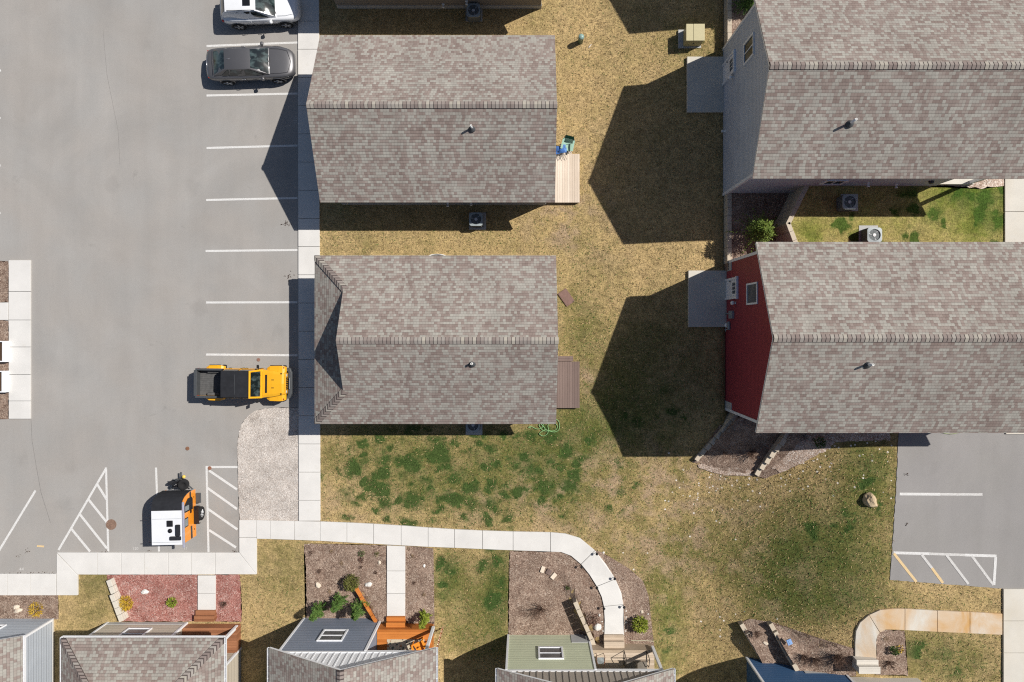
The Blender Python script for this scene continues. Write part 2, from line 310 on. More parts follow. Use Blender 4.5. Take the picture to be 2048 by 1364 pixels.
me.from_pydata([PG(x, y) for y in gy for x in gx], [], [(j * nx + i, (j + 1) * nx + i, (j + 1) * nx + i + 1, j * nx + i + 1) for j in range(len(gy) - 1) for i in range(nx - 1)])
def set_attrs(me, px):
    for nm, L, b in (('green', GREEN, .10), ('patch', PATCH, 0.0), ('bare', BARE, .18), ('stones', STONE, 0.0)):
        at = me.attributes.new(nm, 'FLOAT', 'POINT')
        at.data.foreach_set('value', [b + field(L, x, y) for x, y in px])
set_attrs(me, [(x, y) for y in gy for x in gx])
for p in me.polygons: p.use_smooth = True
me.materials.append(MT['grass']); ground = bpy.data.objects.new('ground', me); COL.objects.link(ground); struct(ground)

def rough(poly, step=5, amp=1.3, seed=0):
    out = []
    for i, a in enumerate(poly):
        b = poly[(i + 1) % len(poly)]; d = math.dist(a, b); n = max(1, int(d / step))
        for k_ in range(n):
            t = k_ / n; x, y = a[0] + (b[0] - a[0]) * t, a[1] + (b[1] - a[1]) * t
            out.append((x + amp * mn.noise((x * .11, y * .11, seed)) * 1.6, y + amp * mn.noise((x * .11, y * .11, seed + 9)) * 1.6))
    return out
EXC = []
def drape(name, poly, mat, z=None, off=.035, step=25, skirt=.25, kind='structure', amp=1.3, attrs=False, label=None):
    """a sheet following the ground (or a z function / constant) with a short buried skirt"""
    zf = (lambda x, y: G(x, y)) if z is None else (z if callable(z) else (lambda x, y: z))
    pl = rough(poly, 5, amp) if amp else poly
    if mat is not MT['lush']: EXC.append(poly)
    bm = bmesh.new(); bm.faces.new([bm.verts.new((x, y, 0)) for x, y in pl])
    bmesh.ops.triangulate(bm, faces=bm.faces, ngon_method='EAR_CLIP')
    if z is None or callable(z) or attrs:
        xs = [p[0] for p in pl]; ys = [p[1] for p in pl]
        for ax, lo, hi in ((0, min(xs), max(xs)), (1, min(ys), max(ys))):
            t = math.ceil(lo / step) * step
            while t < hi:
                co = (t, 0, 0) if ax == 0 else (0, t, 0); no_ = (1, 0, 0) if ax == 0 else (0, 1, 0)
                bmesh.ops.bisect_plane(bm, geom=bm.verts[:] + bm.edges[:] + bm.faces[:], plane_co=co, plane_no=no_); t += step
    px = []
    be = [e for e in bm.edges if len(e.link_faces) == 1]
    r = bmesh.ops.extrude_edge_only(bm, edges=be)
    low = {g for g in r['geom'] if isinstance(g, bmesh.types.BMVert)}
    bm.verts.index_update()
    for v_ in bm.verts:
        x, y = v_.co.x, v_.co.y; px.append((x, y)); v_.co = P(x, y, zf(x, y) + off)
        if v_ in low: v_.co.z -= skirt
    bmesh.ops.recalc_face_normals(bm, faces=bm.faces)
    me = bpy.data.meshes.new(name); bm.to_mesh(me); bm.free()
    if attrs: set_attrs(me, px)
    me.materials.append(mat); o = bpy.data.objects.new(name, me); COL.objects.link(o); o['kind'] = kind
    return o
# ---- asphalt
m = MB()
for x0, x1, y1 in ((-900, 116, 1149), (116, 480, 1107), (480, 598, 1042)): m.face([P(x0, -500, .02), P(x1, -500, .02), P(x1, y1, .02), P(x0, y1, .02)]); EXC.append([(x0, -500), (x1, -500), (x1, y1), (x0, y1)])
struct(m.build('parking_lot', MT['asphalt']))
drape('upper_parking_lot', [(1799, 850), (1797, 868), (1792, 985), (1784, 1105), (1780, 1160), (1860, 1166), (1940, 1172), (2007, 1178), (2500, 1178), (2500, 850)], MT['asphalt2'], ZP, .03, amp=.9)
# ---- painted lines
LN = [0]
def line(mb, a, b, w_=4.2, z=.024):
    LN[0] += 1; z += LN[0] % 7 * .0012; A, B = P(*a, z), P(*b, z); d = (B - A).normalized(); n = Vector((-d.y, d.x, 0)) * (w_ / S / 2); mb.face([A - n, B - n, B + n, A + n])
L1, L2, L3 = MB(), MB(), MB()
for a, b in [((413, 92), (595, 85)), ((413, 191), (595, 187)), ((413, 296), (595, 291)), ((412, 400), (595, 396)), ((411, 502), (595, 500)), ((412, 605), (595, 604.5)), ((412, 709), (595, 710.5)),
             ((71, 981), (-6, 1108)), ((212.5, 936), (117, 1100)), ((212, 935), (216.5, 1103)), ((312, 935), (318, 1103)), ((413, 933), (417, 1104)), ((411, 934), (475, 934)),
             ((-190, 141), (2, 141)), ((-190, 236), (1, 236)), ((-190, 331), (1, 331)), ((-190, 426), (1, 426))]: line(L1, a, b)
for q in [((194, 968), (214, 1000)), ((177, 999), (215.5, 1047)), ((160, 1029), (214, 1097)), ((143, 1058), (180, 1103)), ((418, 941), (474, 979)), ((415, 976), (474, 1018)), ((416, 1018), (475, 1059)), ((418, 1060), (472, 1095))]: line(L1, *q, 4.8, .028)
line(L3, (74, 1092), (88, 1093), 3.5)
for q in [((1799, 988), (1880, 988.5)), ((1787, 1105.5), (1860, 1107.5)), ((1930, 1110), (1993, 1112)), ((1991.5, 1114), (1988, 1170))]: line(L1, *q, 5, ZP + .036)
for q in [((1880, 988.5), (1965, 989)), ((1860, 1107.5), (1930, 1110)), ((1843, 1109), (1864, 1136)), ((1893, 1110), (1937, 1168)), ((1944, 1112), (1987, 1170))]: line(L2, *q, 4.6, ZP + .039)
for q in [((1788, 1107), (1833, 1164)), ((1864, 1136), (1886, 1166))]: line(L3, *q, 4.8, ZP + .041)
struct(L1.build('parking_lines', MT['line'], fixn=False)); struct(L2.build('worn_parking_lines', MT['line_worn'], fixn=False)); struct(L3.build('stained_parking_lines', MT['line_orange'], fixn=False))
def number(txt, px, py, size, rot):
    cu = bpy.data.curves.new('t', 'FONT'); cu.body = txt; cu.size = size; cu.align_x = 'CENTER'; cu.align_y = 'CENTER'
    to = bpy.data.objects.new('t', cu); me = bpy.data.meshes.new_from_object(to); bpy.data.objects.remove(to)
    me.name = 'stall_number'; me.materials.append(MT['line_worn']); o = bpy.data.objects.new('stall_number', me); COL.objects.link(o)
    o.location = P(px, py, .026); o.rotation_euler = (0, 0, rot); o['kind'] = 'structure'
number('44', 43, 1138.5, .26, 0); number('120', 271, 1097, .22, 0); number('111', 591, 241, .26, R(90)); number('111', 590, 659, .22, R(90)); number('2', 590.5, 459, .28, R(90)); number('11', 371, 1097, .2, 0)
MT['crack'] = plain('crack filler', (.215, .205, .195), .9, .1, var=.15)
for pts, w_ in (([(62, 838), (64, 880), (72, 930), (82, 985), (101, 1046)], 1.0), ([(206, 60), (214, 150), (236, 260), (240, 330)], .6)):
    m = MB(); q = [P(x + mn.noise((x, y, 1)) * 1.5, y + mn.noise((x, y, 4)) * 1.5, .0225) for x, y in pts]; up_ = Vector((0, 0, 1))
    for s0, s1 in zip(q, q[1:]):
        n_ = (s1 - s0).cross(up_).normalized() * w_ / S / 2; m.face([s0 - n_, s1 - n_, s1 + n_, s0 + n_])
    struct(m.build('asphalt_crack', MT['crack'], fixn=False))
# ---- concrete walks: slab by slab with open joints
def slabs(name, quads, mat, z=.11, zb=-.3, gap=.013):
    mb = MB()
    for q in quads:
        EXC.append(q); pts = [P(x, y, z + G(x, y)) for x, y in q]; c = sum(pts, Vector()) / len(pts)
        pts = [c + (p - c) * (1 - gap / max(.3, (p - c).length)) for p in pts]
        mb.extr(pts, (0, 0, zb - z))
    return struct(mb.build(name, mat, bevel=.012))
def strip(A, B): return [[A[i], A[i + 1], B[i + 1], B[i]] for i in range(len(A) - 1)]
ys = [-500 + 56.5 * i + 34.0 for i in range(0, 10)]
ys = [y for y in [42 + 56.4 * i for i in range(-8, 18)] if y < 1030] + [1042]
slabs('sidewalk', strip([(595.5 + y * .0015, y) for y in ys], [(638 + y * .0023, y) for y in ys]), MT['concrete'])
ot = [(513, 1040), (540, 1041), (589, 1042), (640, 1043), (693.5, 1045), (747, 1047.5), (802, 1051), (856, 1055), (909, 1058.5), (965, 1061), (1026, 1063), (1101, 1064.5), (1130, 1067), (1160, 1076), (1190, 1101), (1212, 1128), (1231, 1158), (1243, 1185), (1247, 1209), (1248.5, 1240), (1248.5, 1271)]
it = [(513, 1078), (540, 1078.5), (589, 1080), (640, 1082), (693.5, 1085), (747, 1088), (802, 1091), (856, 1094), (909, 1096), (965, 1098.5), (1026, 1101), (1101, 1103.5), (1122, 1104.5), (1142, 1112), (1162, 1128.5), (1179, 1150), (1193.5, 1173), (1203, 1194), (1207.5, 1213), (1209, 1240), (1208.5, 1271)]
# big curved slabs share one prism between joints
cuts = list(range(12)) + [14, 16, 18, 20]
slabs('front_path', [ot[a:b + 1] + it[a:b + 1][::-1] for a, b in zip(cuts, cuts[1:])], MT['concrete'])
slabs('corner_walk', [[(478, 1040), (513, 1040), (513, 1075), (478, 1075)], [(478, 1075), (513, 1075), (513, 1149), (478, 1105)], [(478, 1105), (513, 1149), (430, 1149), (430, 1105)]]
      + strip([(x, 1105) for x in (113, 195, 242, 289, 336, 383, 430)], [(x, 1149.5) for x in (155, 195, 242, 289, 336, 383, 430)])
      + strip([(x, 1147.5) for x in (-500, -330, -200, -90, -35, 14.6, 61, 112)], [(x, 1191) for x in (-500, -330, -200, -90, -35, 14.6, 61, 112)]) + [[(113, 1107), (155, 1149.5), (155, 1191), (113, 1191)]], MT['concrete'])
slabs('door_path', strip([(395, y) for y in (1151, 1187, 1220)], [(431, y) for y in (1151, 1187, 1220)]) + strip([(773.5, y) for y in (1091, 1142, 1187, 1234)], [(810.5, y) for y in (1092.5, 1142, 1187, 1234)]), MT['concrete'], .10)
slabs('island_walk', strip([(17, y) for y in (520, 583, 640, 694, 749, 802, 838)], [(60.5, y) for y in (520, 583, 640, 694, 749, 802, 838)]) + [[(-200, 605), (16, 605), (16, 640), (-200, 640)]], MT['concrete'])
oo = [(2005, 1227.5), (1940, 1224), (1875, 1221.5), (1810, 1217.5), (1785, 1217), (1760, 1220), (1738, 1230), (1720, 1245), (1712, 1262), (1710, 1285), (1710, 1320)]
oi = [(2005, 1270), (1940, 1267), (1875, 1264), (1810, 1260.5), (1785, 1259.5), (1771, 1260), (1760, 1265.5), (1755, 1272), (1753, 1281), (1753, 1295), (1753, 1320)]
cu_ = [0, 1, 2, 3, 6, 10]
slabs('stained_path', [oo[a:b + 1] + oi[a:b + 1][::-1] for a, b in zip(cu_, cu_[1:])], MT['concrete_stain'])
slabs('upper_sidewalk', strip([(2007, y) for y in (1178, 1242, 1306, 1370, 1434)], [(2070, y) for y in (1178, 1242, 1306, 1370, 1434)]) + strip([(2010, y) for y in (350, 423, 487, 520)], [(2075, y) for y in (350, 423, 487, 520)]) + [[(2012, 850), (2090, 850), (2090, 868.5), (2012, 868.5)]], MT['concrete_warm'])
for poly in ([(1374.5, 113), (1450, 113), (1450, 224), (1374.5, 224)], [(1377, 541), (1453, 541), (1453, 654), (1377, 654)]):
    m = MB(); m.extr([P(x + (6 if x > 1440 else 0), y, .76) for x, y in poly], (0, 0, -1)); struct(m.build('patio', MT['concrete_warm'], bevel=.015)); EXC.append(poly)
# ---- gravel island, planting beds
isl = [(577, 815), (598, 815), (598, 1042), (479, 1042), (476, 960), (475, 890), (477, 868), (483, 848), (495, 832), (510, 822), (530, 816.5)]
o = drape('gravel_island', isl, MT['gravel'], 0.0, .03, amp=1.0)
drape('garden_bed', [(-200, 522), (17, 522), (17, 604), (-200, 604)], MT['mulch'], 0.0, .03); drape('garden_bed', [(-200, 641), (17, 641), (17, 838), (-200, 838)], MT['mulch'], 0.0, .03)
drape('red_rock_bed', [(213, 1149), (396, 1149), (396, 1222), (388, 1243), (238, 1243), (225, 1200)], MT['redmulch'], 0.0, .016); drape('red_rock_bed', [(430, 1149), (480, 1150), (482, 1196), (483, 1243), (430, 1243)], MT['redmulch'], 0.0, .016)
drape('mulch_bed', [(-200, 1190), (116, 1190), (117, 1238), (-200, 1240)], MT['mulch'], 0.0, .014)
drape('mulch_bed', [(608, 1087), (774, 1091), (774, 1240), (740, 1258), (612, 1240), (613, 1150)], MT['mulch'], None, .03, step=12); drape('mulch_bed', [(810, 1093), (866, 1096), (867, 1170), (868, 1262), (800, 1262), (810, 1230)], MT['mulch'], None, .03, step=12)
drape('mulch_bed', [(1020, 1102), (1122, 1104), (1142, 1112), (1162, 1128), (1179, 1150), (1194, 1173), (1204, 1196), (1209, 1240), (1209, 1300), (1190, 1300), (1175, 1300), (1017, 1272), (1018, 1190)], MT['mulch'], None, .03, step=12)
drape('mulch_bed', [(1188, 1100), (1203, 1104), (1232, 1122), (1262, 1140), (1285, 1162), (1297, 1190), (1300, 1240), (1308, 1300), (1248, 1300), (1248, 1235), (1242, 1185), (1225, 1150)], MT['mulch'], None, .03, step=12)
drape('mulch_bed', [(1385, 925), (1400, 926), (1440, 941), (1500, 948), (1530, 957), (1560, 946), (1602, 928), (1620, 912), (1600, 850), (1440, 850)], MT['mulch'], None, .05, step=18)
drape('pebble_bed', [(1560, 945), (1602, 927), (1645, 905), (1672, 884), (1780, 880), (1780, 860), (1575, 860), (1540, 900), (1530, 930)], MT['pebble'], None, .075, step=18, amp=2.5)
drape('mulch_bed', [(1480, 1247), (1500, 1238), (1524, 1244), (1545, 1244), (1575, 1258), (1600, 1275), (1612, 1290), (1650, 1296), (1712, 1300), (1712, 1352), (1590, 1352), (1540, 1335)], MT['mulch'], None, .05, step=18)
drape('mulch_bed', [(1753, 1265), (1765, 1260), (1809, 1262), (1812, 1310), (1816, 1350), (1753, 1350)], MT['mulch'], ZP, .05)
drape('pebble_bed', [(1396, 927), (1440, 934), (1500, 941), (1508, 951), (1470, 951), (1430, 944), (1398, 934)], MT['pebble'], None, .05, step=12, amp=3.2)
# ---- raised ground between the eastern houses
zl = 1.28
drape('terrace_bed', [(1456, 340), (1456, 540), (1600, 540), (1660, 480), (1660, 340)], MT['mulch'], zl, 0, amp=0, skirt=.9)
drape('terrace_bed', [(1456, -120), (1456, 130), (1600, 130), (1600, -120)], MT['mulch'], zl, 0, amp=0, skirt=.9)
drape('upper_lawn', [(1612, 345), (1612, 371), (1575, 445), (1590, 470), (1608, 530), (2012, 530), (2012, 345)], MT['lush'], ZP, .03, amp=0, skirt=3.3, attrs=True, step=12)
up = bpy.data.objects['upper_lawn'].data
GREEN_UNUSED = [(1980, 430, 60, 60, .8), (1920, 385, 90, 30, .9), (1830, 450, 60, 40, .4), (1700, 470, 60, 30, .3), (1620, 470, 30, 30, .5)]
drape('pebble_bed', [(1840, 352), (2009, 352), (2009, 372), (1960, 376), (1900, 371), (1855, 372)], MT['pebble'], ZP, .06, amp=2.0)

# ================================================================ WALLS OF STACKED BLOCK
def retaining(name, a, b, za, zb, base, thick=.24, label='', cat='retaining wall', mat=None, blk=.40, steps=True):
    """a, b: top outline on the face side (photo px, at heights za, zb); courses of block, top stepping down from a to b"""
    A, B = P(*a, za), P(*b, zb); A2, B2 = A.copy(), B.copy(); A2.z = B2.z = 0; d = (B2 - A2); L = d.length; d.normalize(); n = Vector((-d.y, d.x, 0))
    if n.x < 0: n = -n
    mb = MB(); nb = max(2, int(L / blk)); ch = .18; rot = math.atan2(d.y, d.x)
    for i in range(nb):
        t0, t1 = i / nb * L, (i + 1) / nb * L; top = za + (zb - za) * ((i + .5) / nb)
        zt = top if not steps else base + math.floor((top - base) / ch + .5) * ch
        z = zt; k_ = 0
        while z > base - .25:
            off = (k_ % 2) * blk * .5 * 0; c = A2 + d * ((t0 + t1) / 2) + n * (thick / 2 + random.uniform(-.008, .008))
            mb.box((c.x, c.y, z - ch / 2), (t1 - t0 - .012, thick, ch - .01), rot); z -= ch; k_ += 1
    o = mb.build(name, mat or MT['block'], loc=A2, bevel=.012)
    return tag(o, label, cat, None)
retaining('retaining_wall', (1455, 383), (1455, 526), 1.33, 1.33, .4, .24, 'low block wall along the back lawn between the gray and the red house', steps=False)
retaining('retaining_wall', (1455, -110), (1455, 108), 1.33, 1.33, .4, .24, 'low block wall beside the tan transformer box', steps=False)
retaining('retaining_wall', (1572, 446), (1611, 368), ZP + .12, ZP + .12, .7, .24, 'upper block wall running from gray house corner to the bend over the green bush', steps=False)
retaining('retaining_wall', (1572, 446), (1592, 500), ZP + .12, ZP + .12, .7, .24, 'short block wall from the bend down to the red house roof', steps=False)
retaining('retaining_wall', (1388, 918), (1472, 828), .35, 1.7, .1, .24, 'stepped block wall at the foot of the red wall corner')
retaining('retaining_wall', (1508, 948), (1576, 862), 1.25, 2.4, .8, .26, 'stepped block wall farther east, half under the red house roof edge')
retaining('retaining_wall', (1479, 1250), (1522, 1322), 1.2, 1.75, .7, .24, 'block wall nearest the corner of the deep blue house')
retaining('retaining_wall', (1537, 1249), (1592, 1345), 1.75, 2.55, .9, .24, 'second block wall by the deep blue house, with the blue item beside it')
retaining('retaining_wall', (1146, 1206), (1186, 1296), .80, .95, 0, .22, 'weathered block wall beside the sage green house front', mat=MT['block'], steps=False)
o = retaining('retaining_wall', (708, 1178), (752, 1252), .5, .6, 0, .13, 'orange stained timber wall beside the slate blue house front', mat=MT['w_orange'], steps=False, blk=.55)
retaining('retaining_wall', (212, 1162), (237, 1246), .35, .6, 0, .26, 'pale limestone block edging of the red rock bed', mat=MT['concrete_warm'])
# fill behind the walls so beds meet their tops
drape('terrace_bed', [(1484, 1250), (1500, 1242), (1534, 1246), (1590, 1345), (1530, 1335)], MT['mulch'], lambda x, y: G(x, y) + max(.02, (1.65 - G(x, y))) * sm(1238, 1290, y), .02, step=15, skirt=.9)
drape('terrace_bed', [(1543, 1248), (1560, 1252), (1590, 1270), (1612, 1290), (1712, 1297), (1712, 1352), (1600, 1350)], MT['mulch'], lambda x, y: G(x, y) + max(.02, 2.45 + .5 * sm(1590, 1712, x) - G(x, y)) * sm(-4, 46, y - (1248 + 44 * sm(1543, 1620, x) + 5 * sm(1620, 1712, x))), 0.03, step=12, skirt=1.2)
drape('terrace_bed', [(1394, 918), (1440, 938), (1505, 947), (1560, 880), (1560, 850), (1484, 832)], MT['mulch'], lambda x, y: max(G(x, y) + .02, .25 + .55 * sm(1400, 1540, x) + 1.2 * sm(930, 845, y)), .02, step=12, skirt=1.4)
drape('terrace_bed', [(1514, 950), (1532, 946), (1556, 926), (1585, 900), (1612, 860), (1588, 862)], MT['mulch'], lambda x, y: max(G(x, y) + .02, 1.05 + .3 * sm(1520, 1600, x) + 1.0 * sm(940, 866, y)), .06, step=12, skirt=1.2)
# ================================================================ HOUSES
def frame_axes(ax):
    return (lambda u, v, z: Vector((u, v, z))) if ax == 'x' else (lambda u, v, z: Vector((v, u, z)))
def wall_box(mb, c, t, n, st, sn, sz):
    """box at c with size st along t (horizontal), sn along outward n, sz up"""
    M = Matrix((Vector(t), Vector(n), Vector((0, 0, 1)))).transposed(); mb.box(c, (st, sn, sz), M=M)
def window(par, c, n, w_, h_, sash='h', glass='screen'):
    n = Vector(n); t = Vector((-n.y, n.x, 0)); c = Vector(c); fr = .09
    mb = MB()
    for s in (-1, 1):
        wall_box(mb, c + t * s * (w_ / 2 - fr / 2) + n * .035, t, n, fr, .07, h_ - .001)
        wall_box(mb, c + Vector((0, 0, s * (h_ / 2 - fr / 2))) + n * .033, t, n, w_ - 2 * fr - .002, .064, fr)
    if sash == 'h': wall_box(mb, c + n * .028, t, n, w_ - 2 * fr - .002, .05, .045)
    if sash == 'v': wall_box(mb, c + n * .028, t, n, .045, .05, h_ - 2 * fr - .002)
    f = mb.build('window', MT['white'], par, bevel=.006)
    g = MB(); wall_box(g, c + n * .012, t, n, w_ - 2 * fr - .004, .02, h_ - 2 * fr - .004); g.build('pane', MT[glass], f)
    return f
def door(par, c, n, w_=.92, h_=2.05, hs=1):
    n = Vector(n); t = Vector((-n.y, n.x, 0)); c = Vector(c); fr = .1
    mb = MB(); wall_box(mb, c + Vector((0, 0, h_ / 2)) + n * .02, t, n, w_ - .004, .04, h_)
    d = mb.build('door', MT['white'], par)
    fm = MB()
    for s in (-1, 1): wall_box(fm, c + t * s * (w_ / 2 + fr / 2) + Vector((0, 0, h_ / 2)) + n * .05, t, n, fr, .1, h_)
    wall_box(fm, c + Vector((0, 0, h_ + fr * .75)) + n * .06, t, n, w_ + 2 * fr + .06, .12, fr * 1.5); fm.build('door_frame', MT['white'], d, bevel=.006)
    p = MB()
    for i in (-1, 0, 1):
        for j in (0, 1): wall_box(p, c + t * i * .21 + Vector((0, 0, h_ - .33 - j * .30)) + n * .043, t, n, .17, .012, .25)
    p.build('door_light', MT['glass'], d)
    hd = MB(); q = c + t * hs * (w_ / 2 - .09) + Vector((0, 0, .95)) + n * .04; hd.lathe([(.03, 0), (.03, .02), (.012, .02), (.012, .05), (.03, .055), (.028, .09), (0, .095)], q, n, 10); hd.build('handle', MT['dkgray'], d, True)
    return d
def roof_gable(par, ax, u0, u1, v0, v1, ze, zr, fascia, th=.045, hip0=0.0, cap_s=.19, panel='white'):
    """gable roof; hip0 > 0: the u0 end (sign by order) starts with a hip of that run below a small gable"""
    W = frame_axes(ax); vm = (v0 + v1) / 2; pitch = (zr - ze) / (abs(v1 - v0) / 2); sg = 1 if u1 > u0 else -1; uh = u0 + sg * hip0; zh = ze + hip0 * pitch
    vs_ = 1 if v1 > v0 else -1; va, vb = v0 + vs_ * hip0, v1 - vs_ * hip0; D = Vector((0, 0, -th))
    mb = MB()
    if hip0:
        mb.extr([W(u0, v0, ze), W(u1, v0, ze), W(u1, vm, zr), W(uh, vm, zr), W(uh, va, zh)], D)
        mb.extr([W(u0, v1, ze), W(u1, v1, ze), W(u1, vm, zr), W(uh, vm, zr), W(uh, vb, zh)], D)
        ui = uh + sg * .28; mb.extr([W(u0, v0, ze), W(u0, v1, ze), W(ui, vb - vs_ * .28, zh + .28 * pitch), W(ui, va + vs_ * .28, zh + .28 * pitch)], D)
    else:
        for a in (v0, v1): mb.extr([W(u0, a, ze), W(u1, a, ze), W(u1, vm, zr), W(u0, vm, zr)], D)
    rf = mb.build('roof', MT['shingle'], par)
    # cap shingles, each lapping the next
    def caps(a, b, s1, s2, n1):
        cb = MB()
        a, b = Vector(a), Vector(b); L = (b - a).length; n_ = int(L / cap_s); d = (b - a) / n_
        for i in range(n_):
            p, q = a + d * i, a + d * (i + 1.12); h0, h1 = .05 + random.uniform(0, .006), .04; up = Vector((0, 0, 1))
            e_ = p + (q - p) * (.09 if n1 < 900 else .26)
            for s in (s1, s2):
                s = Vector(s); k0 = len(cb.f)
                cb.add([p + up * h0, e_ + up * h0, q + up * h1, q + s + up * h1, e_ + s + up * h0, p + s + up * h0, p - up * .02, p + s - up * .03, q + s - up * .03], [(0, 1, 4, 5), (1, 2, 3, 4), (0, 5, 7, 6), (5, 4, 3, 8, 7)])
                cid = n1 + i + .5; cb.fuv[k0] = (cid, 1.0); cb.fuv[k0 + 1] = (cid, 0.0); cb.fuv[k0 + 2] = (cid, 1.0); cb.fuv[k0 + 3] = (cid, 1.0)
        cb.build('ridge_cap' if n1 < 900 else 'hip_cap', MT['cap'], rf, fixn=False)
    dz = -.17 * pitch
    e0, e1 = W(uh if hip0 else u0, vm, zr), W(u1, vm, zr)
    caps(e0, e1, W(0, .17, 0) + Vector((0, 0, dz)) - W(0, 0, 0), W(0, -.17, 0) + Vector((0, 0, dz)) - W(0, 0, 0), int(abs(u0 * 7 + v0 * 31)) * 3)
    if hip0:
        for va_, vc in ((v0, va), (v1, vb)):
            sv = 1 if vc > va_ else -1; q = .27
            caps(W(u0, va_, ze), W(uh, vc, zh), W(q * sg, -q * sv * 0, 0) * 1 + Vector((0, 0, 0)) - W(0, 0, 0), W(0, q * sv, 0) - W(0, 0, 0), 900 + int(abs(va_ * 50)))
    # fascia boards and soffit under the shingles
    fh = .17; i_ = .025
    def fsc(poly, vec):
        fb = MB(); fb.extr(poly, vec); fb.build('fascia', fascia, rf)
    for a, s in ((v0, 1 if v1 > v0 else -1), (v1, -1 if v1 > v0 else 1)):
        y0, y1 = a + s * i_, a + s * (i_ + .03); z1 = ze - th + i_ * pitch
        fsc([W(u0 + sg * i_, y0, z1 - fh), W(u0 + sg * i_, y1, z1 - fh), W(u0 + sg * i_, y1, z1), W(u0 + sg * i_, y0, z1)], W(u1 - sg * i_, 0, 0) - W(u0 + sg * i_, 0, 0))
    for e in ([u1 - sg * i_] if hip0 else [u0 + sg * i_, u1 - sg * i_]):
        s = sg if e == u0 + sg * i_ else -sg
        for a in (v0, v1):
            aa = a + (1 if vm > a else -1) * .06; za = ze + .06 * pitch - th - .003; zm = zr - th - .003
            fsc([W(e, aa, za), W(e, vm, zm), W(e, vm, zm - fh), W(e, aa, za - fh)], W(s * .03, 0, 0) - W(0, 0, 0))
    if hip0:
        e = u0 + sg * i_; fsc([W(e, v0 + vs_ * .06, ze - th - fh), W(e, v1 - vs_ * .06, ze - th - fh), W(e, v1 - vs_ * .06, ze - th), W(e, v0 + vs_ * .06, ze - th)], W(sg * .03, 0, 0) - W(0, 0, 0))
        g = MB(); gu = uh + sg * .2; g.extr([W(gu, va + vs_ * .12, zh - .02), W(gu, vb - vs_ * .12, zh - .02), W(gu, vm, zr - th - .06)], W(sg * .05, 0, 0) - W(0, 0, 0)); g.build('gable_vent_panel', MT[panel], par)
        for a in (va, vb): fsc([W(uh + sg * .02, a, zh - th - .01), W(uh + sg * .02, vm, zr - th - .01), W(uh + sg * .02, vm, zr - th - .12), W(uh + sg * .02, a + (.1 if vm > a else -.1), zh - th - .01)], W(sg * .025, 0, 0) - W(0, 0, 0))
    return rf, pitch
def house_wall(par, ax, u0, u1, v0, v1, zb, ze, zr, ov, rv, mat, name='wall'):
    """walls inside the eaves: ov overhang at eaves, (r0, r1) at the two gable ends"""
    W = frame_axes(ax); vm = (v0 + v1) / 2; s = 1 if v1 > v0 else -1; p = (zr - ze) / (abs(v1 - v0) / 2); a, b = v0 + s * ov, v1 - s * ov; zt = ze + ov * p - .26
    sg = 1 if u1 > u0 else -1; q0, q1 = u0 + sg * rv[0], u1 - sg * rv[1]
    mb = MB(); mb.extr([W(q0, a, zb), W(q0, b, zb), W(q0, b, zt), W(q0, vm, zr - .24), W(q0, a, zt)], W(q1, 0, 0) - W(q0, 0, 0))
    return mb.build(name, mat, par), (q0, q1, a, b, zt)
def vent_pipe(rf, x, y, z, h, col='cream', r=.05):
    mb = MB(); mb.lathe([(r, -.2), (r, h), (r * .75, h), (r * .75, h - .15), (0, h - .15)], (x, y, z), (0, 0, 1), 14); p = mb.build('vent_pipe', MT[col], rf, True)
    f = MB(); f.lathe([(.2, -.06), (.19, -.01), (.085, .07), (.06, .12)], (x, y, z), (0, 0, 1), 16); f.build('pipe_boot', MT['dkgray'], p, True)
def corner_trim(par, pts, z0, z1, s=.11):
    for x, y in pts:
        mb = MB(); mb.box((x, y, (z0 + z1) / 2), (s, s, z1 - z0)); mb.build('corner_trim', MT['white'], par)
def slope_z(v, v0, v1, ze, zr): vm = (v0 + v1) / 2; return zr - abs(v - vm) * (zr - ze) / (abs(v1 - v0) / 2)
def wall_vent(par, c, n):
    n = Vector(n); mb = MB(); mb.lathe([(.09, 0), (.09, .03), (.055, .04), (.055, .16), (.075, .17), (.075, .22), (0, .22)], c, n, 12); return mb.build('dryer_vent', MT['cream'], par, True)

# --- the two small houses by the parking lot and the one above the frame
def lot_house(label, dx, dy, full=True):
    x0, x1, y0, y1, ze, zr = -10.81 + dx, 1.58 + dx, 6.60 + dy, 15.42 + dy, 3.0, 5.3
    h = thing('house', label, 'house', ((x0 + x1) / 2, (y0 + y1) / 2, 0))
    wl_, q = house_wall(h, 'x', x0, x1, y0, y1, -.2, ze, zr, .43, (.4, .4), MT['s_taupe'])
    rf, p = roof_gable(h, 'x', x0, x1, y0, y1, ze, zr, MT['bronze'])
    fd = MB(); fd.b2(q[0] - .015, q[1] + .015, q[2] - .015, q[3] + .015, -.3, .38); fd.build('foundation', MT['found'], h)
    wall_vent(h, (-4.35 + dx, q[2], .55), (0, -1, 0)); wall_vent(h, (-3.0 + dx, q[2], .9), (0, -1, 0))
    door(h, (q[1], q[2] + 2.3, .42), (1, 0, 0)); window(h, (q[1], q[2] + 5.6, 1.7), (1, 0, 0), 1.1, 1.2); window(h, (q[0], q[2] + 2.2, 1.7), (-1, 0, 0), 1.2, 1.3); window(h, (q[0], q[2] + 5.8, 1.7), (-1, 0, 0), 1.2, 1.3)
    return h, rf, (x0, x1, y0, y1, ze, zr)
hA, rA, e = lot_house('gray shingled house with plain gables beside the parking stalls, yellow deck at its back', 0, 0)
pp = P(945, 262, 4.3); vent_pipe(rA, pp.x, pp.y, slope_z(pp.y, e[2], e[3], e[4], e[5]), .5)
hJ, rJ, _ = lot_house('house cut off by the top edge, only the foot of its taupe wall showing', -.26, 11.2)
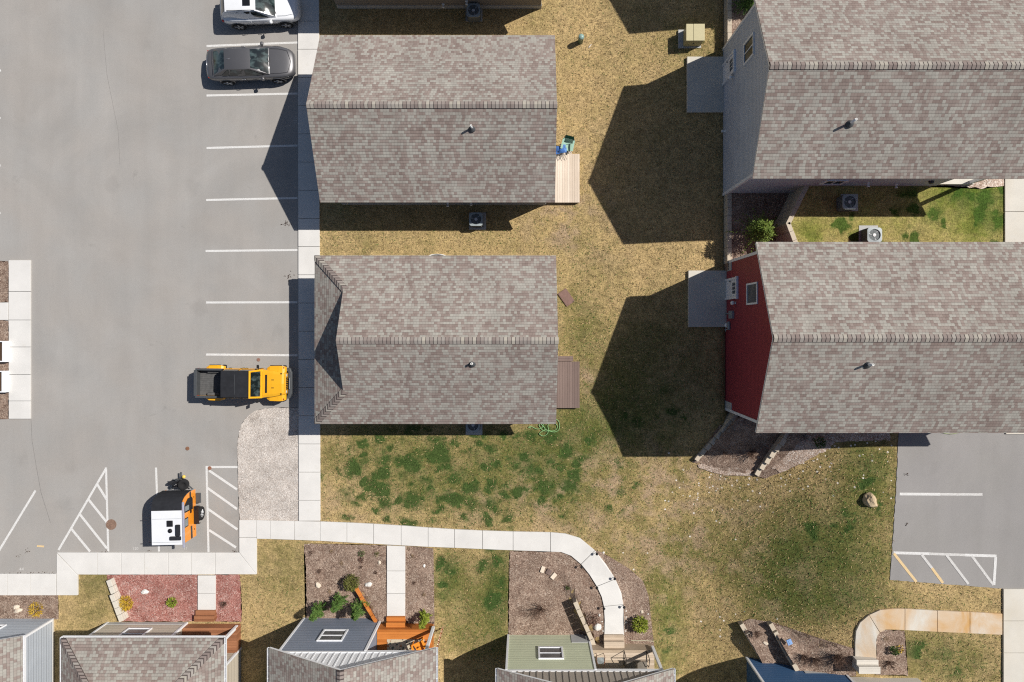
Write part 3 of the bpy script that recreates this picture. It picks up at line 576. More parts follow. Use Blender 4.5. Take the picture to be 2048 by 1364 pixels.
# the hip-ended one
x0, x1, y0, y1, ze, zr = -11.1, 1.64, -5.09, 3.8, 3.0, 5.3
hB = thing('house', 'gray shingled house with hipped front end and small dark-shadowed gable, green hose at its corner', 'house', ((x0 + x1) / 2, (y0 + y1) / 2, 0))
rB, p = roof_gable(hB, 'x', x0, x1, y0, y1, ze, zr, MT['bronze'], hip0=1.76, panel='bronze')
W_ = MB(); W_.b2(x0 + 1.9, x1 - .4, y0 + .42, y1 - .42, -.2, ze - .06); wB = W_.build('wall', MT['s_taupe'], hB)
fd = MB(); fd.b2(x0 + 1.88, x1 - .385, y0 + .405, y1 - .405, -.3, .36); fd.build('foundation', MT['found'], hB)
ga = MB(); ga.extr([(x1 - .4, y0 + .42, ze - .06), (x1 - .4, y1 - .42, ze - .06), (x1 - .4, (y0 + y1) / 2, zr - .24)], (-.1, 0, 0)); ga.build('gable_panel', MT['s_taupe'], hB)
for yy in (y0 + .5, -.6, y1 - .5):
    pm = MB(); pm.b2(x0 + .35, x0 + .49, yy - .07, yy + .07, 0, ze - .2); pm.build('porch_post', MT['white'], hB)
door(hB, (x0 + 1.9, -2.2, .4), (-1, 0, 0)); window(hB, (x0 + 1.9, 1.6, 1.7), (-1, 0, 0), 1.3, 1.3); door(hB, (x1 - .4, -2.9, .35), (1, 0, 0)); window(hB, (x1 - .4, 1.2, 1.7), (1, 0, 0), 1.1, 1.2)
pf = MB(); pf.b2(x0 + .2, x0 + 1.87, y0 + .4, y1 - .4, -.1, .3); pf.build('porch_floor', MT['concrete'], hB)
pp = P(944, 727, 4.7); vent_pipe(rB, pp.x, pp.y, slope_z(pp.y, y0, y1, ze, zr), .32, 'cream', .06)

# --- the two-storey houses on the upper ground
def east_house(label, x0, x1, y0, y1, mat, kind):
    ze, zr = 6.7, 9.0
    h = thing('house', label, 'house', ((x0 + x1) / 2, (y0 + y1) / 2, 0))
    # the eastern end is an open porch 1.7 m deep on its south half
    w1, q = house_wall(h, 'x', x0, x1, y0, y1, -.2, ze, zr, .38, (.36, 2.2), mat)
    rf, p = roof_gable(h, 'x', x0, x1, y0, y1, ze, zr, MT['white'])
    gp = MB(); gx_ = x1 - .4; gp.extr([(gx_, y0 + .38, ze - .1), (gx_, y1 - .38, ze - .1), (gx_, (y0 + y1) / 2, zr - .24)], (-.12, 0, 0)); gp.build('gable_panel', mat, h)
    for yy in (y0 + .5, y1 - .5):
        po = MB(); po.b2(x1 - .6, x1 - .44, yy - .08, yy + .08, ZP - .3, ze - .1); po.build('porch_post', MT['white'], h)
    pf = MB(); pf.b2(q[1], x1 - .35, y0 + .4, y1 - .4, ZP - .4, ZP + .35); pf.build('porch_floor', MT['concrete_warm'], h)
    corner_trim(h, [(q[0] + .03, q[2] + .03), (q[0] + .03, q[3] - .03)], 0, ze - .1, .14)
    fd = MB(); fd.b2(q[0] - .02, q[1], q[2] - .018, q[3] + .018, -.3, .1); fd.build('foundation', MT['found'], h)
    f2 = MB(); f2.b2(q[0] + 3.0, q[1] + .02, q[2] - .016, q[2] + .1, ZP - 1, ZP + .25); f2.build('foundation', MT['found'], h)
    return h, rf, q
hC, rC, q = east_house('two-storey gray sided house with white back door at the upper right', 10.77, 23.68, 7.05, 16.02, MT['s_gray'], 'C')
nW = (-1, 0, 0)
def on_west(q, px, py):      # point of the west wall seen at a photo pixel
    z = H * (1 - q[0] * S / (px - CX)); return P(px, py, z)
d1 = on_west(q, 1451, 142); door(hC, (q[0], 14.12, .75), nW, .95, 2.05, -1)
window(hC, (q[0], 13.8, 5.15), nW, 1.1, 1.5, 'v', 'dkglass')
def wall_light(par, c, n, col='white'):
    n = Vector(n); mb = MB(); c = Vector(c); mb.lathe([(.07, 0), (.07, .03), (.02, .04), (.02, .12)], c, n, 12); f = mb.build('wall_lamp', MT[col], par, True)
    g = MB(); g.lathe([(0, .1), (.06, .09), (.10, .02), (.11, -.08), (.085, -.16), (0, -.17)], c + n * .16, (0, 0, 1), 14); g.build('lamp_shade', MT['white'], f, True)
wall_light(hC, (q[0], 13.35, 2.6), nW); wall_vent(hC, (q[0], 10.9, 1.1), nW)
window(hC, (15.75, q[2], 4.2), (0, -1, 0), 1.1, .95, 'v', 'dkglass'); wall_vent(hC, (17.6, q[2], 4.0), (0, -1, 0)); wall_vent(hC, (19.2, q[2], 3.7), (0, -1, 0))
mt_ = MB(); mt_.lathe([(.13, 0), (.13, .1), (.09, .14), (0, .15)], (20.6, q[2], 4.4), (0, -1, 0), 14); mt_.build('meter', MT['dkgray'], hC, True)
pp = P(1713, 240, 8.2); vent_pipe(rC, pp.x - .15, pp.y - .05, slope_z(pp.y, 7.05, 16.02, 6.7, 9.0), .62, 'cream', .055)
hD, rD, q = east_house('two-storey dark red sided house with white back door and meter box', 10.93, 23.9, -4.99, 4.05, MT['s_red'], 'D')
door(hD, (q[0], 2.12, .70), nW, .95, 2.05, -1); window(hD, (q[0], 1.68, 5.15), nW, 1.08, 1.6, 'n', 'screen'); wall_light(hD, (q[0], 1.32, 2.45), nW)
mb = MB(); wall_box(mb, Vector((q[0], .70, 1.9)) + Vector((-.07, 0, 0)), (0, 1, 0), (-1, 0, 0), .42, .14, .62); mbx = mb.build('meter_box', MT['steel'], hD, bevel=.012)
cd = MB(); cd.tube([(q[0] - .07, .78, 1.6), (q[0] - .07, .78, .4)], .035, 8); cd.build('conduit', MT['steel'], mbx, True)
mb = MB(); mb.box((q[0] - .07, .10, 1.4), (.14, .46, .3)); mb.build('gas_meter', MT['steel'], hD, bevel=.05)
mb = MB(); mb.lathe([(.12, 0), (.12, .1), (.08, .14), (0, .14)], (q[0], .12, .95), nW, 14); mb.build('gas_regulator', MT['cream'], hD, True)
mb = MB(); mb.tube([(q[0] - .08, -.12, .4), (q[0] - .08, -.12, 1.2)], .025, 8); mb.tube([(q[0] - .1, .0, .9), (q[0] - .1, -.24, .9)], .02, 6); mb.build('gas_pipe', MT['steel'], hD, True)
fb = MB(); fb.box((q[0] + .02, q[3] - .26, .8), (.1, .56, 1.9)); fb.build('foundation', MT['found'], hD)
fb = MB(); fb.box((q[0] + .02, q[2] + .24, .8), (.1, .5, 1.9)); fb.build('foundation', MT['found'], hD)
pp = P(1735, 728, 8.2); vent_pipe(rD, pp.x - .1, pp.y, slope_z(pp.y, -4.99, 4.05, 6.7, 9.0), .5, 'cream', .055)
hK, rK, q = east_house('gray sided house wholly beyond the top edge, casting its shadow onto the lawn', 10.77 + .29, 23.97, 7.05 + 11.94, 16.02 + 11.94, MT['s_gray'], 'K')

# --- houses along the bottom, gables (or hip) to the north
def south_house(label, v0, v1, u0, zb, ze, zr, mat, gmat, split, front, boards=True, hip=0, depth=1.9, pz=.9, wz=None, beam='white', eavemat='white', porch=True):
    """ridge north-south; front wall at y=front from its west corner to x=split, then a porch to the east corner"""
    h = thing('house', label, 'house', ((v0 + v1) / 2, front - 5, zb)); u1 = u0 - 13
    rf, p = roof_gable(h, 'y', u0, u1, v0, v1, ze, zr, MT[eavemat], hip0=hip)
    a, b = v0 + .48, v1 - .48; zt = ze - .06
    if porch: m = MB(); m.b2(a, split, front - depth - .01, front, zb - .4, zt); m.build('front_wall', mat, h)
    m = MB(); m.b2(a, b, u1 + .4, front - (depth if porch else 0), zb - .4, zt); m.build('wall', mat, h)
    if not hip:
        g = MB(); vm = (v0 + v1) / 2; yy = front - .02; g.extr([(a, yy, zt), (b, yy, zt), (vm, yy, zr - .25)], (0, -.1, 0))
        if boards:
            x = a + .25
            while x < b - .2:
                t = zt + (zr - .28 - zt) * (1 - abs(x - vm) / ((b - a) / 2))
                if t > zt + .08: g.b2(x - .03, x + .03, yy, yy + .03, zt + .02, t - .03)
                x += .33
        g.build('gable_panel', gmat, h)
    if not porch:
        corner_trim(h, [(b - .04, front - .04)], zb - .2, zt - .02); rest = None
    if porch:
        bm_ = MB(); bm_.b2(split, b, front - .15, front + .01, zt - .22, zt + .001); bm_.b2(b - .15, b, front - depth, front - .15, zt - .22, zt); bm_.b2(a - .01, split, front - .1, front + .02, zt - .13, zt + .003); bm_.build('beam', MT[beam], h)
        p_ = MB(); p_.b2(b - .16, b - .01, front - .17, front - .02, pz - .3, zt - .22); p_.build('porch_post', MT['white'], h, bevel=.01)
        corner_trim(h, [(a - .005, front - .02), (split, front - .02)], zb - .2, zt - .13); corner_trim(h, [(b, front - depth - .03)], zb - .2, zt - .25)
        d_ = (a + b) / 2; window(h, ((a + split) / 2 + .05, front, (wz or zb + 2.25)), (0, 1, 0), 1.35, 1.35, 'h', 'screen'); door(h, (split + .75, front - depth, pz), (0, 1, 0))
        ce = MB(); ce.b2(split + .02, b - .16, front - depth, front - .16, zt - .04, zt - .02); ce.build('porch_ceiling', MT['white'], h)
    for x in (v0, v1):
        gt = MB(); s = -1 if x == v0 else 1
        yN = u0 + (0.02 if hip else -.02)
        for dx, zz0, zz1 in ((.0, ze - .16, ze - .14), (.0, ze - .16, ze - .03), (.07, ze - .16, ze - .03)):
            xx = x + s * (dx + .006); gt.b2(xx, xx + s * (.075 if dx == 0 and zz1 < ze - .1 else .012), u1, yN, zz0, zz1)
        yy = yN - .3
        while yy > u1: gt.b2(x, x + s * .085, yy - .015, yy + .015, ze - .05, ze - .035); yy -= .62
        gt.build('gutter', MT['white'], rf)
    gt = MB()
    if hip: gt.b2(v0, v1, u0 + .006, u0 + .08, ze - .16, ze - .145); gt.b2(v0, v1, u0 + .07, u0 + .08, ze - .145, ze - .03)
    if hip: gt.build('gutter', MT['white'], rf)
    return h, rf, (a, b, zt)
hE, rE, qE = south_house('slate blue house with white gable and orange stained porch', -13.08, -4.54, -16.35, 0, 4.2, 6.5, MT['s_blue'], MT['white'], -8.2, -16.6, pz=1.3)
hH, rH, qH = south_house('sage green house with tan board gable and weathered wood porch', -1.43, 7.6, -17.42, 0, 4.2, 6.5, MT['s_green'], MT['tangable'], 3.62, -17.55, pz=1.6)
hF, rF, qF = south_house('tan house with hipped roof and red brown porch', -24.3, -15.77, -16.28, 0, 3.25, 5.5, MT['s_tan'], MT['s_tan'], -19.3, -16.85, hip=1.76, depth=1.45, pz=.6, wz=1.5)
hG, rG, qG = south_house('pale blue house at the lower left corner', -35.3, -26.44, -16.24, 0, 3.1, 5.35, MT['s_pale'], MT['white'], -26.9, -16.63, porch=False)
hI, rI, qI = south_house('deep blue house with white corner boards at the bottom edge', 11.87, 20.6, -18.15, .3, 6.7, 9.0, MT['s_deep'], MT['white'], 17.0, -18.37, pz=ZP, wz=5.3)
window(hG, (-29.6, -16.63, 1.55), (0, 1, 0), 1.35, 1.3, 'h', 'glass')
f = MB(); f.b2(12.345, 17.0, -18.36, -18.352, -.2, .75); f.b2(14.9, 17.02, -18.36, -18.348, .6, 2.75); f.b2(12.335, 12.345, -30, -18.36, -.3, .45); f.build('foundation', MT['found'], hI)
f = MB(); f.b2(2.6, 3.68, -17.55, -17.53, 0, 1.0); f.build('foundation', MT['found'], hH)
f = MB(); f.b2(-23.8, -19.4, -16.85, -16.835, -.1, .3); f.b2(-16.245, -16.235, -28, -18.3, -.2, .25); f.build('foundation', MT['found'], hF)
f = MB(); f.b2(-26.92, -26.9, -28, -16.63, -.2, .12); f.build('foundation', MT['concrete_warm'], hG)
# ================================================================ VEHICLES
MT['tyre'] = plain('tyre rubber', (.018, .018, .019), .85, .2, sc_=30); MT['rim'] = plain('alloy', (.48, .49, .50), .4, .5, .15); MT['chrome'] = plain('chrome', (.75, .76, .78), .12, .5, 1.0, var=.03)
def paint(name, c, metal=.0, rough=.32): return plain(name, c, rough, .5, metal, .8, .03, 3)
MT['p_white'] = paint('white car paint', (.72, .73, .75)); MT['p_gray'] = paint('graphite car paint', (.105, .103, .108), .35, .38); MT['p_yellow'] = paint('yellow car paint', (.72, .36, .012)); MT['p_orange'] = paint('orange trailer paint', (.80, .27, .01), 0, .4)
k = N('car glass', .05, .7, 0, .3); v = k.co(); MT['carglass'] = k.out(k.mix(k.rng(k.no(k.mp(v, (1, 1.5, 1)), 2.2, 3, .6), .45, .62, 0, 1), (.008, .013, .014), (.055, .080, .080)))
MT['lens'] = plain('headlight lens', (.55, .57, .58), .1, .6, .2, var=.25, sc_=20); MT['red'] = plain('red lens', (.30, .015, .012), .2, .5); MT['softtop'] = plain('black canvas', (.022, .023, .027), .9, .15, var=.2, sc_=4); MT['bedliner'] = plain('gray bed liner', (.095, .095, .095), .8, .2, var=.25, sc_=6); MT['blackgloss'] = plain('black gloss', (.012, .012, .014), .2, .5)
MT['seat'] = plain('beige seat cloth', (.25, .24, .21), .9, .1)
def wheel(par, x, y, r, wd, out, spokes=5, rr=.74):
    ax = (0, out, 0); t = MB(); c = (x, y - out * wd / 2, r)
    t.lathe([(r * rr, .01), (r * .93, 0), (r, .03), (r, wd - .03), (r * .94, wd), (r * rr, wd - .005)], c, ax, 26)
    wh = MB(); wh.lathe([(.0, wd - .012), (r * rr * .5, wd - .016), (r * rr, wd - .03), (r * rr, wd - .08), (0, wd - .085)], c, ax, 20)
    w_ = t.build('wheel', MT['tyre'], par, True, ang=1)
    for i in range(spokes):
        a = 2 * math.pi * i / spokes + .3
        for s in (-.13, .13):
            p0 = Vector((math.cos(a + s * 2) * r * .12, 0, math.sin(a + s * 2) * r * .12)); p1 = Vector((math.cos(a + s) * r * rr * .98, 0, math.sin(a + s) * r * rr * .98)); o_ = Vector(c) + Vector((0, out * (wd - .012), 0))
            wh.tube([o_ + p0, o_ + p1], .022, 5)
    wh.lathe([(r * rr, wd - .03), (r * rr * 1.04, wd - .003), (r * rr * .9, wd - .02)], c, ax, 24); wh.lathe([(r * .16, wd - .05), (r * .15, wd - .02), (0, wd - .015)], c, ax, 12)
    wh.build('rim', MT['rim'], w_, False)
def body_loft(secs):
    rings = []
    for x, hw, zb, zs, zt, ht in secs:
        half = [(0, zb), (hw * .82, zb), (hw * .95, zb + (zs - zb) * .28), (hw, zb + (zs - zb) * .62), (hw * .975, zs), (hw * ht, zs + (zt - zs) * .62), (hw * .45, zt - .006), (0, zt)]
        rings.append([Vector((x, y, z)) for y, z in half] + [Vector((x, -y, z)) for y, z in half[-2:0:-1]])
    m = MB(); m.loft(rings); return m
def cabin(root, paintm, g, names=True, pill=.07):
    """g: base corner stations (x, half width, z) and roof ones: rear base, front base, rear roof, front roof, waist z, beltline side glass splits"""
    (rbx, rbw), (fbx, fbw), (rrx, rrw), (frx, frw), zb, zr, splits, bow = g
    core = MB(); rings = []
    # hull from rear to front: each station gives base y, roof y and height
    xs = [(rbx, rbw, zb, rbw * .96, zb + .01), (rrx - (rrx - rbx) * .5, rbw, zb, (rrw + rbw) / 2 * .98, (zb + zr) / 2 + .04), (rrx, rbw + .01, zb, rrw, zr - .015), ((rrx + frx) / 2, max(rbw, fbw) + .02, zb, max(rrw, frw) + .01, zr + .012), (frx, fbw + .012, zb, frw, zr - .012), ((frx + fbx) / 2, fbw, zb, (frw + fbw) / 2 * .985, (zb + zr) / 2 + .035), (fbx, fbw * .95, zb, fbw * .93, zb + .01)]
    for x, yb, z0, yt, z1 in xs:
        rings.append([Vector((x, yb, z0 - .08)), Vector((x, yb, z0)), Vector((x, yt, z1 - .012)), Vector((x, yt * .9, z1 + .0)), Vector((x, 0, z1 + (.02 if z1 > zb + .1 else .004))), Vector((x, -yt * .9, z1)), Vector((x, -yt, z1 - .012)), Vector((x, -yb, z0)), Vector((x, -yb, z0 - .08))])
    core.loft(rings, True, True); rf = core.build('cabin', paintm, root, True); m_ = rf.modifiers.new('e', 'EDGE_SPLIT'); m_.split_angle = R(40)
    off = .022
    def gl(nm, a, b, c, d, bulge=.02, mat='carglass'):
        m = MB(); m.patch(a, b, c, d, 6, 4, bulge, off); return m.build(nm, MT[mat], root, True, fixn=False)
    q = pill
    gl('windshield', (fbx - .02 + bow * 0, -fbw + q, zb + .035), (fbx - .02, fbw - q, zb + .035), (frx + .04, frw - q * .9, zr - .035), (frx + .04, -frw + q * .9, zr - .035), .045)
    gl('rear_window', (rbx + .03, rbw - q * 1.6, zb + .035), (rbx + .03, -rbw + q * 1.6, zb + .035), (rrx - .04, -rrw + q, zr - .035), (rrx - .04, rrw - q, zr - .035), .03)
    z0, z1 = zb + .03, zr - .075
    def yat(x, t, s):
        b = rbw + (fbw - rbw) * (x - rbx) / (fbx - rbx) + .012; r_ = rrw + .006; return s * (b + (r_ - b) * t)
    for s in (1, -1):
        for xa, xb, xc, xd in splits:
            P4 = [(xa, yat(xa, .04, s), z0), (xb, yat(xb, .04, s), z0), (xc, yat(xc, .86, s), z1), (xd, yat(xd, .86, s), z1)]
            if s == 1: P4 = [P4[1], P4[0], P4[3], P4[2]]
            m = MB(); m.patch(*P4, 4, 3, .01, .014); m.build('side_window', MT['carglass'], root, True, fixn=False)
    return rf
def arch(par, x, y, r, out, mat='dark'):
    m = MB(); n = 18; rings = []
    for i in range(n + 1):
        a = math.pi * i / n * 1.08 - .12; c_, s_ = math.cos(a), math.sin(a)
        rings.append([Vector((x + c_ * rr, y + o * out, max(.16, .33 + s_ * rr))) for rr, o in ((r, -.12), (r, .012), (r + .07, .018), (r + .08, -.12))])
    m.loft(rings, True, True); m.build('wheel_arch', MT[mat], par, True)
def mirror(par, x, y, z, s, mat):
    m = MB(); m.lathe([(0, -.12), (.075, -.1), (.095, -.02), (.09, .07), (.05, .1), (0, .105)], (x, y + s * .16, z), (.15, s, .05), 12); m.tube([(x + .02, y, z - .05), (x, y + s * .1, z - .03)], .03, 6); m.build('mirror', MT[mat], par, True)
def handles(par, xs, y, z, mat='chrome'):
    for x in xs:
        for s in (1, -1): m = MB(); m.tube([(x - .1, s * y, z), (x, s * (y + .02), z + .005), (x + .1, s * y, z)], .016, 6); m.build('door_handle', MT[mat], par, True)
def seams(par, segs, mat='blackgloss', r=.008):
    for pts in segs: m = MB(); m.tube(pts, r, 4); m.build('panel_seam', MT[mat], par)

def sedan():
    t = thing('parked_car', 'dark gray sedan parked nose to the walk', 'car')
    b = body_loft([(-2.47, .5, .42, .62, .72, .8), (-2.42, .72, .34, .74, .88, .86), (-2.25, .85, .26, .84, .99, .88), (-1.9, .90, .2, .89, 1.02, .88), (-1.3, .915, .19, .915, 1.03, .9), (-.4, .92, .19, .92, 1.01, .9), (.5, .92, .19, .915, .99, .9), (1.05, .915, .19, .90, .99, .88), (1.5, .905, .2, .86, .95, .86), (1.95, .865, .2, .79, .88, .84), (2.25, .76, .22, .70, .80, .82), (2.42, .58, .28, .60, .70, .8), (2.48, .4, .36, .5, .6, .8)])
    b.build('body', MT['p_gray'], t, True, sub=2)
    cabin(t, MT['p_gray'], ((-1.93, .74), (1.15, .78), (-1.12, .56), (.22, .57), .985, 1.45, [(-.18, .82, .16, -.12), (-1.05, -.24, -.17, -.88), (-1.5, -1.1, -.95, -1.06)], .1))
    for x in (-1.42, 1.42):
        for s in (1, -1): wheel(t, x, s * .825, .335, .23, s); arch(t, x, s * .90, .37, s, 'p_gray')
    for s in (1, -1):
        mirror(t, .78, s * .82, .98, s, 'p_gray')
        m = MB(); m.patch((2.28, s * .46, .775), (2.0, s * .80, .80), (2.12, s * .80, .71), (2.40, s * .50, .68), 4, 2, .02, .03 if s > 0 else -.03); m.build('headlight', MT['lens'], t, True, fixn=False)
        m = MB(); m.box((-2.27, s * .68, .80), (.08, .22, .10), rot=s * .45); m.build('taillight', MT['red'], t, bevel=.03)
    m = MB(); m.patch((2.40, -.42, .69), (2.40, .42, .69), (2.47, .40, .53), (2.47, -.40, .53), 6, 2, .03, .025); m.build('grille', MT['chrome'], t, True, fixn=False)
    m = MB(); m.tube([(-2.30, -.6, .90), (-2.36, 0, .92), (-2.30, .6, .90)], .02, 6); m.build('trunk_trim', MT['chrome'], t, True)
    m = MB(); m.loft([[Vector((-.92 + x, y, 1.47 + z)) for x, y, z in ((-.09, -.012, 0), (-.09, .012, 0), (-.07, 0, .05))], [Vector((-.92 + x, y, 1.47 + z)) for x, y, z in ((.1, -.004, 0), (.1, .004, 0), (.1, 0, .004))]]); m.build('roof_antenna', MT['p_white'], t)
    handles(t, (-.32, .62), .915, .86)
    seams(t, [[(1.2, -.70, .985), (1.7, -.68, .935), (2.12, -.60, .845)], [(1.2, .70, .985), (1.7, .68, .935), (2.12, .60, .845)], [(2.12, -.6, .845), (2.3, 0, .80), (2.12, .6, .845)], [(-1.98, -.68, 1.02), (-2.0, 0, 1.045), (-1.98, .68, 1.02)], [(1.02, -.72, .985), (1.22, 0, 1.02), (1.02, .72, .985)], [(-.22, -.925, .9), (-.24, -.935, .55), (-.18, -.9, .3)], [(.82, -.92, .88), (.84, -.93, .55), (.8, -.9, .3)]])
    m = MB(); m.tube([(1.12, -.6, 1.0), (1.02, -.1, 1.045)], .014, 5); m.build('wiper', MT['dark'], t); m = MB(); m.tube([(1.14, -.05, 1.015), (1.02, .45, 1.04)], .014, 5); m.build('wiper', MT['dark'], t)
    return t
def suv():
    t = thing('parked_car', 'white SUV with dark sunroof cut by the top edge', 'car')
    b = body_loft([(-2.18, .5, .5, .72, .86, .85), (-2.14, .74, .42, .86, 1.02, .88), (-2.0, .86, .32, .95, 1.08, .9), (-1.6, .915, .27, .985, 1.1, .9), (-1.0, .925, .26, .985, 1.09, .9), (0, .93, .26, .965, 1.06, .9), (.75, .925, .26, .95, 1.07, .88), (1.2, .92, .27, .93, 1.06, .86), (1.7, .89, .28, .875, 1.0, .86), (2.0, .80, .3, .81, .93, .84), (2.15, .64, .36, .72, .82, .84), (2.2, .45, .42, .6, .7, .8)])
    b.build('body', MT['p_white'], t, True, sub=2)
    cabin(t, MT['p_white'], ((-2.05, .72), (.98, .79), (-1.62, .62), (.02, .63), 1.06, 1.63, [(-.30, .62, .02, -.24), (-1.15, -.37, -.30, -1.0)], .1))
    for x in (-1.33, 1.33):
        for s in (1, -1): wheel(t, x, s * .84, .36, .23, s, 5); arch(t, x, s * .91, .39, s, 'dkgray')
    m = MB(); m.patch((-.62, -.36, 1.665), (-.20, -.36, 1.665), (-.20, .36, 1.665), (-.62, .36, 1.665), 3, 3, .008, .004); m.build('sunroof', MT['blackgloss'], t, True, fixn=False)
    for s in (1, -1):
        mirror(t, .70, s * .88, 1.08, s, 'p_white')
        m = MB(); m.tube([(-1.5, s * .58, 1.64), (-1.4, s * .60, 1.68), (-.2, s * .62, 1.68), (.0, s * .61, 1.63)], .018, 6); m.build('roof_rail', MT['dkgray'], t, True)
        m = MB(); m.patch((1.98, s * .52, .905), (1.72, s * .83, .90), (1.86, s * .83, .80), (2.10, s * .56, .80), 4, 2, .02, .03 if s > 0 else -.03); m.build('headlight', MT['lens'], t, True, fixn=False)
        m = MB(); m.box((-1.98, s * .72, .92), (.1, .28, .13), rot=s * .35); m.build('taillight', MT['red'], t, bevel=.03)
        m = MB(); m.tube([(-.9, s * .915, .34), (.9, s * .915, .34)], .05, 6); m.build('sill', MT['dkgray'], t, True)
    m = MB(); m.patch((2.13, -.42, .80), (2.13, .42, .80), (2.22, .40, .52), (2.22, -.40, .52), 6, 2, .03, .03); m.build('grille', MT['blackgloss'], t, True, fixn=False)
    handles(t, (-.5, .42), .925, .93)
    seams(t, [[(1.05, -.70, 1.06), (1.5, -.68, 1.02), (1.95, -.56, .93)], [(1.05, .70, 1.06), (1.5, .68, 1.02), (1.95, .56, .93)], [(-.34, -.93, .95), (-.36, -.94, .6), (-.3, -.92, .36)], [(.64, -.93, .95), (.66, -.94, .6), (.62, -.92, .36)]], 'steel')
    m = MB(); m.tube([(1.0, -.6, 1.09), (.86, -.05, 1.13)], .014, 5); m.build('wiper', MT['dark'], t)
    return t
def pickup():
    t = thing('pickup_truck', 'yellow four-door pickup with black soft top and open bed', 'pickup truck')
    y = MT['p_yellow']
    bd = MB(); bd.b2(-1.02, 1.15, -.80, .80, .45, 1.2); bd.b2(-2.58, -1.0, -.80, .80, .45, .68); bd.build('body', y, t, bevel=.04)
    hd = MB(); hd.loft([[Vector(p) for p in ((x, -w_, .62), (x, w_, .62), (x, w_, z), (x, w_ * .8, z + .05), (x, 0, z + .075), (x, -w_ * .8, z + .05), (x, -w_, z))] for x, w_, z in ((1.13, .78, 1.16), (1.7, .72, 1.15), (2.2, .62, 1.11), (2.32, .58, 1.06))]); hood = hd.build('hood', y, t, bevel=.025)
    m = MB(); m.box((1.36, 0, 1.232), (.10, 1.0, .02)); m.build('hood_vent', MT['dark'], hood)
    for s in (-.22, .22): m = MB(); m.box((1.72, s, 1.225), (.13, .035, .03)); m.build('hood_bumper', MT['dark'], hood)
    for s in (1, -1):
        m = MB(); m.box((2.16, s * .56, 1.14), (.07, .07, .06)); m.build('hood_latch', MT['dark'], hood)
    # bed walls, floor, tailgate
    for s in (1, -1):
        m = MB(); m.b2(-2.58, -1.02, s * .72, s * .80, .68, 1.18); m.b2(-2.58, -1.02, s * .70, s * .82, 1.18, 1.215, 1); m.build('bed_side', [y, MT['dkgray']], t, bevel=.015)
        m = MB(); m.b2(-2.05, -1.25, s * .55, s * .72, .68, .92); m.build('wheel_housing', MT['bedliner'], t, bevel=.04)
        m = MB(); m.box((-2.57, s * .74, .98), (.07, .15, .3)); m.build('taillight', MT['red'], t, bevel=.02)
    m = MB(); m.b2(-2.64, -2.58, -.70, .70, .62, 1.18); m.b2(-2.66, -2.50, -.72, .72, 1.18, 1.21, 1); m.b2(-2.578, -2.52, -.70, .70, .71, 1.179, 1); m.build('tailgate', [y, MT['dkgray']], t, bevel=.012)
    m = MB(); m.b2(-2.58, -1.02, -.72, .72, .66, .70)
    for i in range(13): m.b2(-2.55, -1.05, -.66 + i * .11, -.61 + i * .11, .70, .715)
    fl = m.build('bed_floor', MT['bedliner'], t)
    m = MB(); m.box((-1.22, -.52, .82), (.28, .2, .22)); m.build('tool_box', MT['dark'], t, bevel=.02)
    m = MB(); m.b2(-2.72, -2.64, -.8, .8, .45, .62); m.build('rear_bumper', MT['dkgray'], t, bevel=.03)
    # cab sides and soft top
    for s in (1, -1):
        for nm, xa, xb in (('door', -.02, .98), ('door', -.92, -.06)):
            m = MB(); m.b2(xa, xb, s * .795, s * .825, .55, 1.19); d = m.build(nm, y, t, bevel=.02)
            m = MB(); m.tube([(xa + .12, s * .83, 1.02), (xa + .2, s * .85, 1.02), (xa + .3, s * .83, 1.02)], .018, 5); m.build('handle', MT['dark'], d)
            for hz in (.75, 1.05): m = MB(); m.box((xb - .02, s * .832, hz), (.12, .03, .04)); m.build('hinge', MT['dark'], d)
        for xa, xb, xc, xd in ((.02, .92, .62, .02), (-.9, -.06, -.06, -.86)):
            m = MB(); m.patch((xa, s * .792, 1.2), (xb, s * .792, 1.2), (xc, s * .735, 1.72), (xd, s * .735, 1.72), 2, 2, 0, .0); m.build('side_window', MT['carglass'], t, fixn=False)
        m = MB(); m.tube([(.95, s * .80, 1.24), (.95, s * .98, 1.26)], .022, 6); m.tube([(.92, s * .86, 1.22), (.92, s * 1.03, 1.22), (.92, s * 1.03, 1.42), (.92, s * .88, 1.42), (.92, s * .86, 1.22)], .026, 6); m.box((.93, s * .95, 1.32), (.03, .15, .18)); m.build('mirror', MT['dark'], t)
    m = MB(); m.loft([[Vector(p) for p in ((x, -w_, z0), (x, w_, z0), (x, w_ * .985, z1 - .05), (x, w_ * .92, z1), (x, 0, z1 + .02), (x, -w_ * .92, z1), (x, -w_ * .985, z1 - .05))] for x, w_, z0, z1 in ((-1.04, .79, 1.2, 1.25), (-.90, .745, 1.7, 1.82), (-.1, .75, 1.72, 1.86), (.1, .75, 1.72, 1.855), (.66, .745, 1.72, 1.83))]); tp = m.build('soft_top', MT['softtop'], t, bevel=.01)
    m = MB(); m.tube([(-.12, -.72, 1.845), (-.12, 0, 1.882), (-.12, .72, 1.845)], .012, 5); m.build('top_seam', MT['dkgray'], tp)
    for s in (1, -1): m = MB(); m.tube([(-1.02, s * .78, 1.2), (-.90, s * .74, 1.72)], .04, 6); m.build('roll_bar', MT['softtop'], t)
    # windshield frame leaning back
    a0, a1 = Vector((1.10, 0, 1.2)), Vector((.70, 0, 1.83)); dn = Vector((.84, 0, .53)).normalized()
    m = MB()
    for s in (1, -1): m.extr([a0 + Vector((0, s * .80, 0)), a0 + Vector((0, s * .70, 0)), a1 + Vector((0, s * .66, 0)), a1 + Vector((0, s * .76, 0))], dn * .06)
